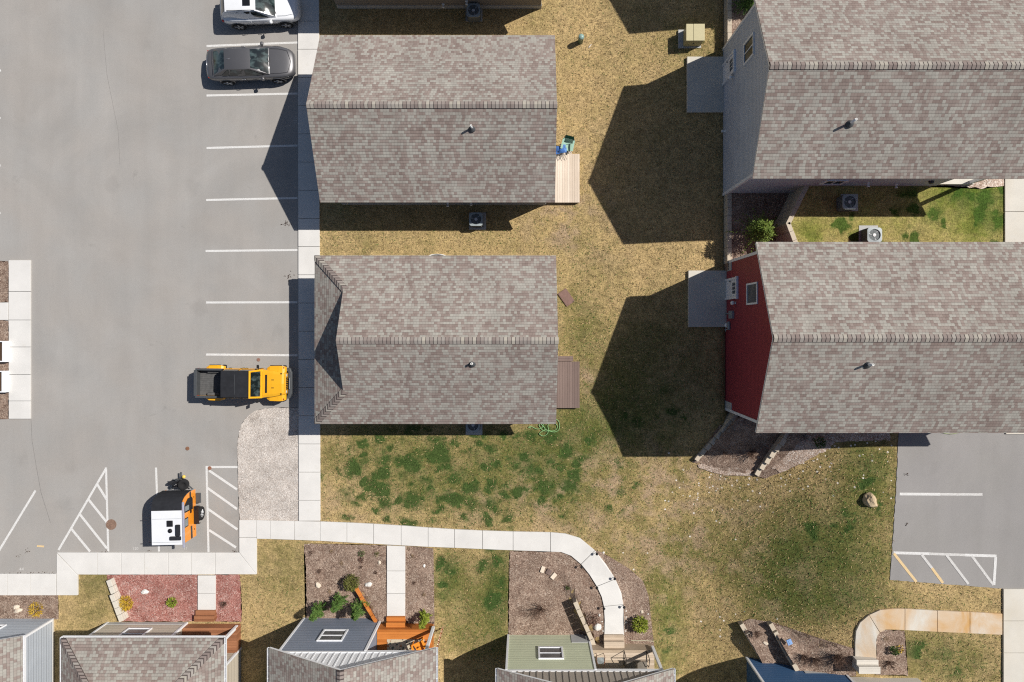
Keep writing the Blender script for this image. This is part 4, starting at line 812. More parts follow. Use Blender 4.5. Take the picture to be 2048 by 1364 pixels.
    m.extr([a1 + Vector((0, .76, 0)), a1 + Vector((0, -.76, 0)), a1 + Vector((-.06, -.76, .07)), a1 + Vector((-.06, .76, .07))], dn * .062); m.extr([a0 + Vector((0, .79, 0)), a0 + Vector((0, -.79, 0)), a0 + Vector((-.06, -.79, .1)), a0 + Vector((-.06, .79, .1))], dn * .063)
    m.build('windshield_frame', y, t, bevel=.012)
    m = MB(); m.patch(a0 + Vector((-.05, -.70, .08)), a0 + Vector((-.05, .70, .08)), a1 + Vector((0, .66, 0)), a1 + Vector((0, -.66, 0)), 2, 2, 0, .02); m.build('windshield', MT['carglass'], t, fixn=False)
    for s in (.35, -.25): m = MB(); m.tube([(1.12, s - .12, 1.25), (1.06, s + .2, 1.36)], .013, 5); m.build('wiper', MT['dark'], t)
    # flared fenders, grille, lamps, bumper, wheels
    for x, ln in ((1.78, .62), (-1.62, .60)):
        for s in (1, -1):
            m = MB(); yi, yo = s * (.60 if x > 0 else .78), s * .99
            m.loft([[Vector((x + px_ * ln, yi, z)), Vector((x + px_ * ln, yo * f_, z - .02)), Vector((x + px_ * ln, yo * f_, z - .10)), Vector((x + px_ * ln, yi, z - .08))] for px_, z, f_ in ((-1.0, .62, .86), (-.78, .95, .88), (-.5, 1.0, .985), (.3, 1.0, 1), (.62, .98, .99), (.8, .93, .955), (.9, .84, .93))]); f = m.build('fender', y, t, bevel=.03)
            m = MB(); m.tube([(x - .5 * ln, s * .995, .93), (x + .55 * ln, s * .995, .93)], .022, 5); m.build('fender_trim', MT['dark'], f)
            wheel(t, x, s * .84, .41, .26, s, 6, .55)
    m = MB(); m.b2(2.30, 2.38, -.58, .58, .58, 1.07); gr = m.build('grille', MT['p_yellow'], t, bevel=.03)
    m = MB()
    for i in range(7): m.box((2.385, -.30 + i * .1, .86), (.02, .06, .30))
    m.build('grille_slot', MT['dark'], gr)
    for s in (1, -1):
        m = MB(); m.lathe([(.1, 0), (.1, .03), (.06, .05), (0, .055)], (2.345, s * .46, .88), (1, 0, 0), 14); m.build('headlight', MT['lens'], t, True)
        m = MB(); m.lathe([(.05, 0), (.05, .03), (0, .04)], (2.22, s * .88, .93), (1, 0, 0), 10); m.build('turn_signal', MT['red'], t, True)
    m = MB(); m.loft([[Vector((2.40 + dx, yy, .52)), Vector((2.60 + dx, yy, .52)), Vector((2.60 + dx, yy, .74)), Vector((2.40 + dx, yy, .74))] for yy, dx in ((-.86, -.10), (-.6, 0), (.6, 0), (.86, -.10))]); m.build('front_bumper', MT['dkgray'], t, bevel=.03)
    m = MB(); m.tube([(2.52, -.3, .78), (2.52, -.3, .86), (2.52, .3, .86), (2.52, .3, .78)], .025, 6); m.build('bumper_hoop', MT['steel'], t)
    m = MB(); m.lathe([(.18, -.09), (.18, .09)], (2.2, -.3, .2), (0, 0, 1), 8)
    return t
v1 = suv(); v1.location = (-14.85, 17.98, 0.02); v1.rotation_euler = (0, 0, R(2.2))
v2 = sedan(); v2.location = (-15.40, 14.80, 0.02); v2.rotation_euler = (0, 0, R(2.0))
v3 = pickup(); v3.location = (-15.68, -3.10, 0.02); v3.rotation_euler = (0, 0, R(-.6))

# ---------------- small camping trailer, tongue to the north
tr = thing('camping_trailer', 'small orange and white camping trailer with black curved front', 'trailer', (0, 0, 0))
L_, hw = 1.36, .79                                       # half length, half width
prof = [(-L_, .52), (-L_, 2.28), (-L_ + .12, 2.40), (.50, 2.40), (.78, 2.36), (1.0, 2.23), (1.15, 2.0), (1.25, 1.68), (1.30, 1.35), (1.32, 1.0), (1.30, .52)]
def tside(mat, name, poly, x, out, th=.02):
    m = MB(); m.extr([(x, yy, z) for yy, z in poly], (out * th, 0, 0)); return m.build(name, mat, tr)
m = MB(); m.extr([(-hw + .004, yy * .982, z - .025 if z > 1 else z) for yy, z in prof], (2 * hw - .008, 0, 0)); m.build('body', MT['p_white'], tr, bevel=.015)
for s in (1, -1):
    wall_ = tside(MT['p_orange'], 'side_wall', [(yy * .985, z - .012 if z > 1 else z + .03) for yy, z in prof], s * hw, s)
    tside(MT['blackgloss'], 'stripe', [(-L_ + .03, 1.04), (-L_ + .03, 1.26), (1.25, 1.36), (1.29, 1.16)], s * (hw + .02), s, .006)
    wf = tside(MT['dark'], 'window', [(.28, 1.0), (.28, 2.02), (.42, 2.12), (.62, 2.12), (.98, 1.62), (.98, 1.12), (.86, 1.0)], s * (hw + .026), s, .02)
    m = MB(); m.extr([(s * (hw + .046), yy, z) for yy, z in ((.36, 1.5), (.36, 2.0), (.62, 2.0), (.62, 1.5))], (s * .005, 0, 0)); m.build('pane', MT['steel'], wf)
    dr = tside(MT['p_orange'], 'door', [(-.62, .62), (-.62, 2.18), (.10, 2.18), (.10, .62)], s * (hw + .0205), s, .012)
    w2 = tside(MT['dark'], 'window', [(-.52, 1.62), (-.52, 2.10), (-.02, 2.10), (-.02, 1.62)], s * (hw + .033), s, .012)
    m = MB(); m.extr([(s * (hw + .046), yy, z) for yy, z in ((-.47, 1.67), (-.47, 2.05), (-.07, 2.05), (-.07, 1.67))], (s * .004, 0, 0)); m.build('pane', MT['steel'], w2)
    for yy, z in ((-.9, .8), (-.3, .82), (.35, .82), (.9, .8)):
        q = MB(); q.box((s * (hw + .025), yy, z), (.02, .07, .05)); q.build('side_marker', MT['dark'], tr)
    wheel(tr, 0, 0, .39, .25, s, 6, .55)
    wpart = [c for c in tr.children if c.name.startswith('wheel')][-1]
    wpart.rotation_euler = (0, 0, R(-90)); wpart.location = (s * (hw + .19), -.12 if s > 0 else -.12, 0)
    wpart.rotation_euler = (0, 0, -R(90))
    m = MB(); m.box((s * (hw + .17), -.12, .86), (.30, .95, .035)); m.box((s * (hw + .17), .36, .74), (.30, .03, .22)); m.box((s * (hw + .17), -.60, .74), (.30, .03, .22)); m.build('fender', MT['blackgloss'], tr, bevel=.01)
    m = MB(); m.box((s * (hw + .16), .78, .50), (.28, .56, .10)); m.build('step', MT['dkgray'], tr, bevel=.02)
fr = [p for p in prof if p[0] > .45 and p[1] > .9]
m = MB(); m.loft([[Vector((x, yy + .014, z + .016)) for yy, z in fr] for x in (-hw - .03, hw + .03)], False, False); fp = m.build('front_panel', MT['softtop'], tr, False, fixn=False)
m = MB(); m.patch((-.42, 1.18, 1.96), (.42, 1.18, 1.96), (.42, 1.02, 2.21), (-.42, 1.02, 2.21), 2, 2, 0, .03); m.build('front_window', MT['blackgloss'], fp, fixn=False)
m = MB(); m.patch((-.36, 1.275, 1.60), (.36, 1.275, 1.60), (.36, 1.21, 1.84), (-.36, 1.21, 1.84), 2, 2, 0, .03); m.build('badge_panel', plain('rust orange panel', (.42, .11, .03)), fp, fixn=False)
m = MB(); m.b2(-hw - .032, hw + .032, -L_ + .02, .51, 2.395, 2.416); m.build('roof', MT['p_white'], tr, bevel=.004)
m = MB(); m.b2(hw + .035, hw + .15, -L_ - .16, .95, 2.30, 2.42); m.build('awning', plain('lavender gray awning case', (.30, .30, .37), .5), tr, bevel=.03)
m = MB(); m.b2(-hw, hw - .02, -L_ + .16, -L_ + .175, 2.40, 2.421); m.b2(-hw, hw, .06, .075, 2.414, 2.42); m.build('roof_seam', MT['steel'], tr)
m = MB(); m.b2(.0, .34, -.36, -.02, 2.40, 2.46); m.build('roof_hatch', MT['dark'], tr, bevel=.03)
m = MB(); m.lathe([(.12, 0), (.12, .05), (.1, .08), (0, .085)], (.18, -.58, 2.40), (0, 0, 1), 16); m.build('roof_vent', MT['dark'], tr, True)
for c_, d_ in (((.62, -.55, 2.47), (.26, .62, .13)), ((.48, -.98, 2.47), (.62, .22, .13))):
    m = MB(); m.box(c_, d_); m.build('roof_bag', MT['softtop'], tr, bevel=.05)
for x in (-.55, .55): m = MB(); m.tube([(0.02, 1.85, .5), (x * 1.3, 1.2, .5), (x * 1.3, -1.3, .5)], .045, 6); m.build('chassis_rail', MT['dkgray'], tr)
m = MB(); m.tube([(0, 1.2, .52), (0, 2.25, .52)], .05, 8); m.build('tongue', MT['dkgray'], tr, True)
m = MB(); m.lathe([(0, 0), (.13, 0), (.16, .03), (.16, .30), (.12, .38), (.05, .40), (.05, .46), (.07, .46), (.07, .50), (0, .5)], (-.20, 1.60, .58), (0, 0, 1), 16); m.build('propane_tank', MT['blackgloss'], tr, True)
m = MB(); m.lathe([(.1, -.1), (.26, -.11), (.30, -.08), (.30, .08), (.26, .11), (.12, .10), (.10, .04), (0, .04)], (.28, 1.62, .86), (.25, -.1, 1), 24); m.build('spare_wheel', MT['tyre'], tr, True)
m = MB(); m.tube([(-.05, 1.9, .3), (-.05, 1.9, 1.05)], .035, 8); m.tube([(-.05, 1.9, 1.02), (-.25, 1.98, 1.1)], .02, 6); m.lathe([(.1, -.04), (.1, .04), (0, .04)], (-.05, 1.9, .12), (1, 0, 0), 12); m.build('tongue_jack', MT['dkgray'], tr)
m = MB(); m.loft([[Vector((-.62 + i * .2, 1.66 + i * .07, .72)) + Vector((0, a * r_, b_ * .06)) for a, b_ in ((-1, -1), (1, -1), (1, 1), (-1, 1))] for i, r_ in ((0, .05), (1, .13), (2, .12), (3, .08))]); m.build('cable_cover', MT['softtop'], tr, bevel=.03)
m = MB(); m.lathe([(0, 0), (.07, .0), (.10, .05), (.08, .13), (0, .15)], (.30, 2.05, .78), (0, 0, 1), 12); m.build('coupler_lock', plain('yellow plastic', (.72, .50, .10), .5), tr, True); m = MB(); m.tube([(.0, 1.98, .7), (.3, 2.05, .8)], .025, 6); m.build('lock_bar', MT['chrome'], tr)
for yy in (.12, -1.2): m = MB(); m.tube([(-hw - .03, yy, 2.33), (-hw - .2, yy + .01, 2.36)], .025, 5); m.build('awning_arm', MT['dark'], tr)
m = MB(); m.box((.35, -L_ - .05, 1.0), (.14, .1, .1)); m.build('rear_lamp', MT['dark'], tr)
tr.scale = (1, 1, .86); tr.location = (-19.38, -10.42, .02); tr.rotation_euler = (0, 0, R(1.2))
# ================================================================ THINGS IN THE YARDS
# ---- decks and steps
def deck(label, c, sx, sy, z, mat, along='x', w_=.14, skirt=True, steps=(), solid=False):
    """c: lower-left corner; boards run along x or y"""
    t = thing('wooden_deck', label, 'deck', (c[0], c[1], c[2] if len(c) > 2 else 0)); o = Vector(t.location)
    m = MB(); n = int((sy if along == 'x' else sx) / w_)
    for i in range(n):
        if along == 'x': m.b2(o.x, o.x + sx, o.y + i * w_ + .004, o.y + (i + 1) * w_ - .004, o.z + z - .035, o.z + z)
        else: m.b2(o.x + i * w_ + .004, o.x + (i + 1) * w_ - .004, o.y, o.y + sy, o.z + z - .035, o.z + z)
    m.build('deck_boards', mat, t)
    if skirt:
        m = MB(); x1, y1 = o.x + (sx if along == 'x' else n * w_), o.y + (n * w_ if along == 'x' else sy)
        for a in ((o.x + .02, x1 - .02, o.y + .02, o.y + .055), (o.x + .02, x1 - .02, y1 - .055, y1 - .02), (o.x + .02, o.x + .055, o.y + .055, y1 - .055), (x1 - .055, x1 - .02, o.y + .055, y1 - .055)): m.b2(*a, o.z + .0 - .1, o.z + z - .037)
        m.build('deck_frame', mat, t)
    for (x0, x1, y0, y1, zt) in steps:
        m = MB(); ya = y0
        while ya < y1 - .02: yb = min(y1, ya + .15); m.b2(x0, x1, ya + .004, yb - .004, o.z + zt - .035, o.z + zt); ya += .15
        st = m.build('step', mat, t); m = MB(); m.b2(x0 + .02, x1 - .02, y0 + .01, y1 - .025, o.z - .1, o.z + zt - .037); m.build('riser', mat, st)
    return t
a, b = P(1095, 405, .3), P(1162, 308, .3)
deck('pale cedar deck behind the plain gabled house, two camp chairs at its end', (a.x, a.y), b.x - a.x, b.y - a.y, .32, MT['w_pale'], 'y', steps=((P(1113, 0).x, P(1143, 0).x, b.y + .01, b.y + .26, .30),))
a, b = P(1100, 816, .3), P(1163.5, 723, .3)
deck('brown composite deck behind the hip-fronted house', (a.x, a.y), b.x - a.x, b.y - a.y, .32, MT['w_brown'], 'y', steps=((P(1113, 0).x, P(1146, 0).x, b.y + .01, b.y + .30, .18),))
S_ = lambda x0, x1, y0, y1, z: (P(x0, 0, z).x, P(x1, 0, z).x, P(0, y1, z).y, P(0, y0, z).y, z)
deck('orange stained porch deck with patterned rug', (-8.17, -18.5), 3.03, 1.90, 1.3, MT['w_orange'], steps=(S_(773, 810, 1233.5, 1245.5, .72), S_(772, 810, 1245.5, 1256, 1.0)))
deck('red brown porch deck of the tan house', (-19.27, -18.3), 3.05, 1.45, .62, MT['w_red'], steps=(S_(391, 430, 1220.5, 1231.5, .22), S_(388, 428, 1231.5, 1243.5, .42)))
deck('weathered porch deck with metal glider bench', (3.66, -19.5), 3.43, 1.92, 1.6, MT['w_gray'], steps=(S_(1208, 1248.5, 1270.5, 1284, 1.05), S_(1208.5, 1249, 1284, 1297, 1.33)))
S2 = lambda x0, x1, y0, y1, z: (P(x0, 0, z + ZP).x, P(x1, 0, z + ZP).x, P(0, y1, z + ZP).y, P(0, y0, z + ZP).y, z)
deck('washed gray deck of the deep blue house at the bottom edge', (17.06, -19.9, ZP), 3.55, 1.55, .9, MT['w_white'], steps=(S2(1713.5, 1757, 1320, 1334, .38), S2(1718, 1761, 1334, 1348, .68)))
# ---- condensers
def condenser():
    t = thing('air_conditioner', 'x', 'air conditioner', (0, 0, 0), 'air conditioners beside the houses')
    m = MB(); s = .37; hgt = .74
    pts = [(s, -s + .08), (s, s - .08), (s - .08, s), (-s + .08, s), (-s, s - .08), (-s, -s + .08), (-s + .08, -s), (s - .08, -s)]
    m.extr([(x, y, .03) for x, y in pts], (0, 0, hgt - .07)); 
    for i in range(11):
        z = .09 + i * .055; m.extr([(x * 1.015, y * 1.015, z) for x, y in pts], (0, 0, .018))
    m.build('cabinet', MT['steel2'], t)
    m = MB(); n = 32; ri = .30; outer = []; inner = []
    for i in range(n):
        an = 2 * math.pi * i / n; c_, s_ = math.cos(an), math.sin(an); q = min(s * 1.02 / max(abs(c_), .01), s * 1.02 / max(abs(s_), .01), s * 1.28); outer.append((c_ * q, s_ * q)); inner.append((c_ * ri, s_ * ri))
    m.loft([[Vector((x, y, hgt - .05)) for x, y in outer], [Vector((x, y, hgt)) for x, y in outer], [Vector((x, y, hgt + .015)) for x, y in inner], [Vector((x, y, hgt - .1)) for x, y in inner]], False); m.build('top_cover', MT['pale_metal'], t)
    m = MB(); m.lathe([(.30, 0), (0, .002)], (0, 0, hgt - .12), (0, 0, 1), 24); m.build('fan_well', MT['dark'], t)
    m = MB(); m.lathe([(0, 0), (.09, 0), (.09, .08), (0, .085)], (0, 0, hgt - .10), (0, 0, 1), 14)
    for i in range(3):
        an = 2.1 * i + .5; u = Vector((math.cos(an), math.sin(an), 0)); w_ = Vector((-u.y, u.x, 0))
        m.add([u * .08 - w_ * .05 + Vector((0, 0, hgt - .07)), u * .28 - w_ * .13 + Vector((0, 0, hgt - .08)), u * .27 + w_ * .10 + Vector((0, 0, hgt - .03)), u * .08 + w_ * .05 + Vector((0, 0, hgt - .04))], [(0, 1, 2, 3)])
    m.build('fan', MT['fanmetal'], t, fixn=False)
    m = MB()
    for r_ in (.10, .16, .22, .28): m.tube([(math.cos(a_) * r_, math.sin(a_) * r_, hgt + .012) for a_ in [2 * math.pi * i / 24 for i in range(25)]], .0025, 4)
    for i in range(8): a_ = math.pi * i / 4; m.tube([(math.cos(a_) * .05, math.sin(a_) * .05, hgt + .014), (math.cos(a_) * .31, math.sin(a_) * .31, hgt + .006)], .0025, 4)
    m.build('grille', MT['dkgray'], t)
    return t
MT['steel2'] = plain('dark condenser metal', (.13, .145, .15), .6, .3); MT['pale_metal'] = plain('pale condenser top', (.30, .34, .35), .5, .4); MT['fanmetal'] = plain('fan blades', (.60, .60, .61), .4, .4)
ac = condenser()
pads = [((952, 438.5), 0, 0, (955, 442, .98), 'air conditioner in the shade of the yellow-decked house'), ((947, 21), 0, 0, (948, 26, .95), 'air conditioner below the wall at the top edge'), ((946, 850), 0, 0, (948, 853, .95), 'air conditioner half under the hip-fronted house eave, near the green hose'),
        ((1699, 404), ZP, 0, (1699, 405, .9), 'dark air conditioner in the gray house shadow'), ((1748.5, 470), ZP, 0, (1737, 470, 1.0), 'sunlit air conditioner by the red house roof edge')]
for i, ((px, py), z, rz, pad, lab) in enumerate(pads):
    q = P(px, py, z + .75); q.z = z + .06; t = ac if i == 0 else dup(ac, q, rz)
    t.location = q; t['label'] = lab
    m = MB(); pc = P(pad[0], pad[1], z + .05); m.box((pc.x, pc.y, z + .0), (pad[2], pad[2], .11)); tag(m.build('equipment_pad', MT['found'], loc=Vector((pc.x, pc.y, z)), bevel=.01), 'square concrete pad under the ' + lab.replace('air conditioner', 'unit'), 'concrete pad', 'pads under the air conditioners')
# ---- utility boxes
m = MB(); q = P(1382, 76, 0); q0 = P(1400, 86, .02)
t = thing('transformer_box', 'tan metal transformer box on a pad in the back lawn', 'transformer', PG(1383, 78, 0)); o = Vector(t.location)
m.b2(o.x - .48, o.x + .48, o.y - .44, o.y + .44, o.z + .05, o.z + .84); m.build('cabinet', plain('tan cabinet paint', (.40, .355, .19), .5, .35, var=.06), t, bevel=.02)
m = MB(); m.b2(o.x - .51, o.x - .115, o.y - .47, o.y + .46, o.z + .84, o.z + .90); m.b2(o.x - .105, o.x + .51, o.y - .47, o.y + .46, o.z + .84, o.z + .905); m.build('lid', plain('tan lid paint', (.45, .40, .235), .5, .35, var=.05), t, bevel=.015)
m = MB(); m.b2(o.x - .75, o.x + .52, o.y - .52, o.y + .5, o.z - .1, o.z + .06); m.build('pad', MT['found'], t)
m = MB(); m.box((o.x, o.y - .45, o.z + .45), (.05, .03, .12)); m.build('latch', MT['dkgray'], t)
t = thing('utility_pedestal', 'short green utility pedestal standing in the back lawn', 'utility pedestal', P(1160.5, 84, 0)); o = Vector(t.location); mg = plain('green plastic', (.10, .17, .145), .5, .35, var=.06)
m = MB(); m.lathe([(.15, 0), (.15, .62), (.155, .62)], o, (0, 0, 1), 18); m.build('post', mg, t, True); m = MB(); m.lathe([(.165, .56), (.165, .72), (.13, .78), (0, .80)], o, (0, 0, 1), 18); m.build('cap', plain('green cap', (.22, .33, .30), .4, .4), t, True)
# ---- manholes
def manhole(px, py, r, lab, col):
    t = thing('manhole_cover', lab, 'manhole cover', P(px, py, .02)); o = Vector(t.location); mt = plain('rusty iron ' + str(px), col, .85, .2, var=.3, sc_=14)
    m = MB(); m.lathe([(r, -.01), (r, .018), (r * .9, .02), (r * .9, .012), (0, .012)], o, (0, 0, 1), 28); m.build('ring', mt, t)
    m = MB(); m.lathe([(r * .88, .01), (r * .88, .018), (0, .018)], o, (0, 0, 1), 28)
    if r > .2:
        for i in range(-3, 4):
            for j in range(-3, 4):
                if i * i + j * j < 11: m.box((o.x + i * r * .22, o.y + j * r * .22, o.z + .021), (r * .1, r * .1, .008))
    m.build('lid', mt, t)
manhole(222.5, 1049, .30, 'large rusty manhole cover near the striped triangle', (.21, .135, .10)); manhole(375, 897, .11, 'small rusty valve cap alone on the asphalt above the trailer', (.20, .10, .06)); manhole(517, 719.5, .10, 'small rusty valve cap beside the yellow pickup', (.23, .13, .10)); manhole(419.5, 936, .11, 'small rusty valve cap at the corner of the hatched zone', (.24, .11, .07))
# ---- rocks
def rock(lab, px, py, sx, sy, sz, col, rz=0, z=None, name='rock', flat=.5):
    bm = bmesh.new(); bmesh.ops.create_icosphere(bm, subdivisions=3, radius=1); sd_ = random.uniform(0, 99)
    for v_ in bm.verts:
        n = v_.co.copy(); f = 1 + .28 * mn.noise(n * 1.1 + Vector((sd_, 0, 0))) + .12 * mn.noise(n * 2.7 + Vector((0, sd_, 0))) + .05 * mn.noise(n * 6 + Vector((0, 0, sd_)))
        v_.co = Vector((n.x * sx * f, n.y * sy * f, max(-.3, n.z) * sz * f))
    me = bpy.data.meshes.new(name); bm.to_mesh(me); bm.free()
    for p in me.polygons: p.use_smooth = False
    me.materials.append(col); o = bpy.data.objects.new(name, me); COL.objects.link(o); q = P(px, py, (G(px, py) if z is None else z) + .02); o.location = q; o.rotation_euler = (0, 0, rz)
    return tag(o, lab, 'boulder' if sx > .3 else 'rock')
rk_w = concrete('white stone', (.66, .64, .60)); rk_t = concrete('tan stone', (.52, .42, .28), (.38, .24, .12), .5); rk_g = concrete('gray stone', (.42, .39, .35)); rk_p = concrete('cream stone', (.60, .52, .42))
rock('large tan boulder in the grass beside the upper parking lot', 1739, 1000, .32, .42, .42, rk_t, .5)
rock('white rock in the red bed', 290, 1183.5, .20, .14, .16, rk_w); rock('pale tan rock beside the yellow plant at lower left, upper one', 33, 1214, .17, .13, .14, rk_p); rock('long pale rock beside the yellow plant at lower left, lower one', 37, 1221, .22, .13, .13, rk_p, .3)
rock('cream rock at the left of the bed by the slate blue house', 636, 1170.5, .15, .17, .14, rk_p, .3); rock('white rock right of the round olive shrub', 737, 1169, .21, .15, .16, rk_w, .2); rock('small pale rock near the top right of the slate blue house bed', 759, 1125, .10, .12, .10, rk_p); rock('small white rock in the narrow bed right of the straight path', 848.5, 1131.5, .07, .10, .08, rk_w)
rock('large white rock beside the brown shrub by the curved path', 1195, 1254, .22, .19, .18, rk_w, .4); rock('small round white rock at the inner edge of the curved path', 1198.5, 1230, .07, .08, .08, rk_w); rock('pink white rock above the bright green shrub', 1283.5, 1223.5, .09, .10, .09, rk_p)
rock('small white rock at the tip of the outer curved bed', 1207, 1105, .07, .06, .05, rk_w); rock('tan rock between the two block walls of the deep blue house', 1531, 1286, .17, .10, .12, rk_p, -.4, 1.58); rock('cream rock at the deck edge of the sage green house', 1194, 1294, .16, .08, .09, rk_p)
rock('small gray rock left behind in the lawn near the transformer', 1180, 92, .14, .04, .03, rk_p, .9)
for px, py, r_ in ((1252, 1222, .05), (1252, 1245, .06), (1251, 1262, .05), (1206, 1262, .05), (1204, 1243, .045), (1291, 1250, .06), (1296, 1228, .05), (1252, 1234, .045)):
    o = rock('small pale edging stone along the lower end of the curved path', px, py, r_, r_ * .8, r_ * .7, rk_w); o['group'] = 'edging stones along the curved path'
# pavers
for lab, px, py, w_, l_, rz, mt in (('pale upright-leaning paver in the bed inside the path curve', 1085, 1138.5, .22, .36, -.35, rk_p), ('reddish flat paver between two pale ones', 1097.5, 1143, .30, .30, -.5, MT['w_brown']), ('pale paver lowest of the three in the bed', 1107, 1151.5, .24, .36, -.75, rk_p)):
    m = MB(); m.box((0, 0, .05), (w_, l_, .07)); o = m.build('paver', mt, loc=(0, 0, 0), bevel=.012); o.location = P(px, py, .02); o.rotation_euler = (R(4) if mt != rk_p else R(-7), R(5), rz); tag(o, lab, 'paver')
m = MB(); m.box((0, 0, .02), (.56, .90, .045)); m.box((0, 0, .045), (.50, .84, .012)); o = m.build('door_mat', plain('brown mat', (.20, .125, .105), .9, .1, var=.15), loc=(0, 0, 0), bevel=.008); o.location = P(1132.5, 595, .02); o.rotation_euler = (R(1.5), R(2), R(35)); tag(o, 'brown rectangular mat lying askew in the back lawn', 'mat')
m = MB(); m.box((0, 0, .05), (.26, .30, .08)); m.box((.02, .0, .095), (.12, .2, .02)); o = m.build('plastic_bin', plain('pale blue plastic', (.20, .33, .58), .5, .3, var=.2), loc=(0, 0, 0), bevel=.02); o.location = P(1578, 1283, 2.45); o.rotation_euler = (0, 0, .4); tag(o, 'small pale blue plastic item in the bed beside the second block wall', 'plastic item')
# ---- hose, stake
def spl(pts, n=10):
    out = []; Q = [pts[0]] + pts + [pts[-1]]
    for i in range(1, len(Q) - 2):
        p0, p1, p2, p3 = [Vector(q) for q in Q[i - 1:i + 3]]
        for k_ in range(n): t = k_ / n; out.append(.5 * ((2 * p1) + (p2 - p0) * t + (2 * p0 - 5 * p1 + 4 * p2 - p3) * t * t + (3 * p1 - p0 - 3 * p2 + p3) * t ** 3))
    return out + [Vector(Q[-2])]
m = MB(); z = [.05]
def H_(px, py): z[0] = .05 + .03 * ((px * 7 + py * 3) % 3) / 2; return P(px, py, z[0])
m.tube(spl([H_(*q) for q in ((1062, 856), (1057, 855), (1062, 853), (1074, 858), (1084, 855), (1086, 846), (1078, 850), (1086, 861), (1098, 862), (1108, 864), (1117, 860), (1119, 850), (1116, 841), (1108, 838))]), .018, 8)
m.tube(spl([H_(*q) for q in ((1082, 848), (1090, 858), (1082, 864), (1079, 868), (1086, 872), (1094, 868), (1097, 860), (1096, 850), (1106, 846), (1114, 850), (1113, 858), (1104, 862), (1090, 859))]), .018, 8)
m.tube(spl([H_(*q) for q in ((1108, 838), (1100, 836), (1092, 830))]), .018, 8)
tag(m.build('garden_hose', plain('bright green hose', (.22, .41, .17), .5, .3, var=.05), loc=P(1090, 858, 0), smooth=True), 'bright green garden hose tangled at the house corner', 'garden hose')
m = MB(); m.tube([PG(1262, 1281, .12), PG(1285, 1281, .16), PG(1308, 1282.5, .10)], .014, 6); tag(m.build('garden_stake', plain('pale stake', (.52, .50, .36), .6), loc=PG(1285, 1281)), 'thin pale stake lying over the bed edge near the weathered deck', 'stake')
m = MB()
m.tube(spl([P(1880, 864.5, ZP + .06), P(1900, 868, ZP + .06), P(1912, 866.5, ZP + .06), P(1925, 864, ZP + .06)]), .02, 6); tag(m.build('short_hose', plain('olive hose', (.22, .26, .12), .5), loc=P(1900, 866, ZP)), 'olive hose end peeking from under the red house roof onto the upper lot', 'hose')
# ---- window well
t = thing('window_well', 'curved window well rim against the hip-fronted house, lawn side', 'window well', P(875, 511, 0)); o = Vector(t.location); m = MB(); rr = []
for i in range(17):
    a_ = math.pi * i / 16; rr.append((o.x + math.cos(a_) * .58, o.y - .12 + math.sin(a_) * .2))
m.loft([[Vector((x, y, -.1)), Vector((x, y, .14)), Vector((x * .5 + (o.x + (x - o.x) * .93) * .5, y - .012, .15)), Vector((o.x + (x - o.x) * .9, y - .03, .14)), Vector((o.x + (x - o.x) * .9, y - .03, -.1))] for x, y in rr]); m.build('rim', MT['cream'], t)
m = MB(); m.extr([(o.x + (x - o.x) * .9, y - .03, .02) for x, y in rr], (0, 0, .04)); m.build('cover', MT['dark'], t)
# ---- path lights
pl_ = thing('path_light', 'x', 'path light', (0, 0, 0), 'path lights along the curved walk')
m = MB(); m.tube([(0, 0, -.05), (0, 0, .33)], .014, 6); m.build('post', MT['dark'], pl_); m = MB(); m.lathe([(0, .46), (.03, .44), (.075, .385), (.08, .37), (.04, .365), (.035, .31), (0, .31)], (0, 0, 0), (0, 0, 1), 14); m.build('lamp_head', MT['dark'], pl_, True)
for i, (px, py, lab) in enumerate([(1192.5, 1104, 'black path light at the top outer edge of the curved walk'), (1162, 1130, 'black path light at the top inner edge of the curved walk'), (1228, 1153, 'black path light on the outer edge, middle of the curve'), (1192.5, 1171, 'black path light on the inner edge, middle of the curve'), (1246.5, 1209.5, 'black path light on the outer edge, lowest of three'), (1206.5, 1212, 'black path light on the inner edge, lowest of three')]):
    t = pl_ if i == 0 else dup(pl_, (0, 0, 0)); t.location = PG(px, py, .05); t['label'] = lab
# ---- planters at the far left edge
for i, (y0, y1, x1, lab) in enumerate(((682, 724, 11, 'white planter frame at the left edge, upper one'), (742, 785, 10, 'white planter frame at the left edge, lower one'))):
    a_, b_ = P(-60, y1, .4), P(x1, y0, .4); t = thing('planter_box', lab, 'planter', ((a_.x + b_.x) / 2, (a_.y + b_.y) / 2, 0), 'white planter frames')
    m = MB(); f = .2
    m.b2(b_.x - f, b_.x, a_.y + .06, b_.y - .06, -.05, .4); m.b2(a_.x, a_.x + f, a_.y + .06, b_.y - .06, -.05, .4); m.b2(a_.x, b_.x, a_.y, a_.y + .06, -.05, .4); m.b2(a_.x, b_.x, b_.y - .06, b_.y, -.05, .4)
    m.build('frame', MT['white'], t, bevel=.01); m = MB(); m.b2(a_.x + f, b_.x - f, a_.y + .06, b_.y - .06, 0, .2); m.build('soil', MT['bark'], t)
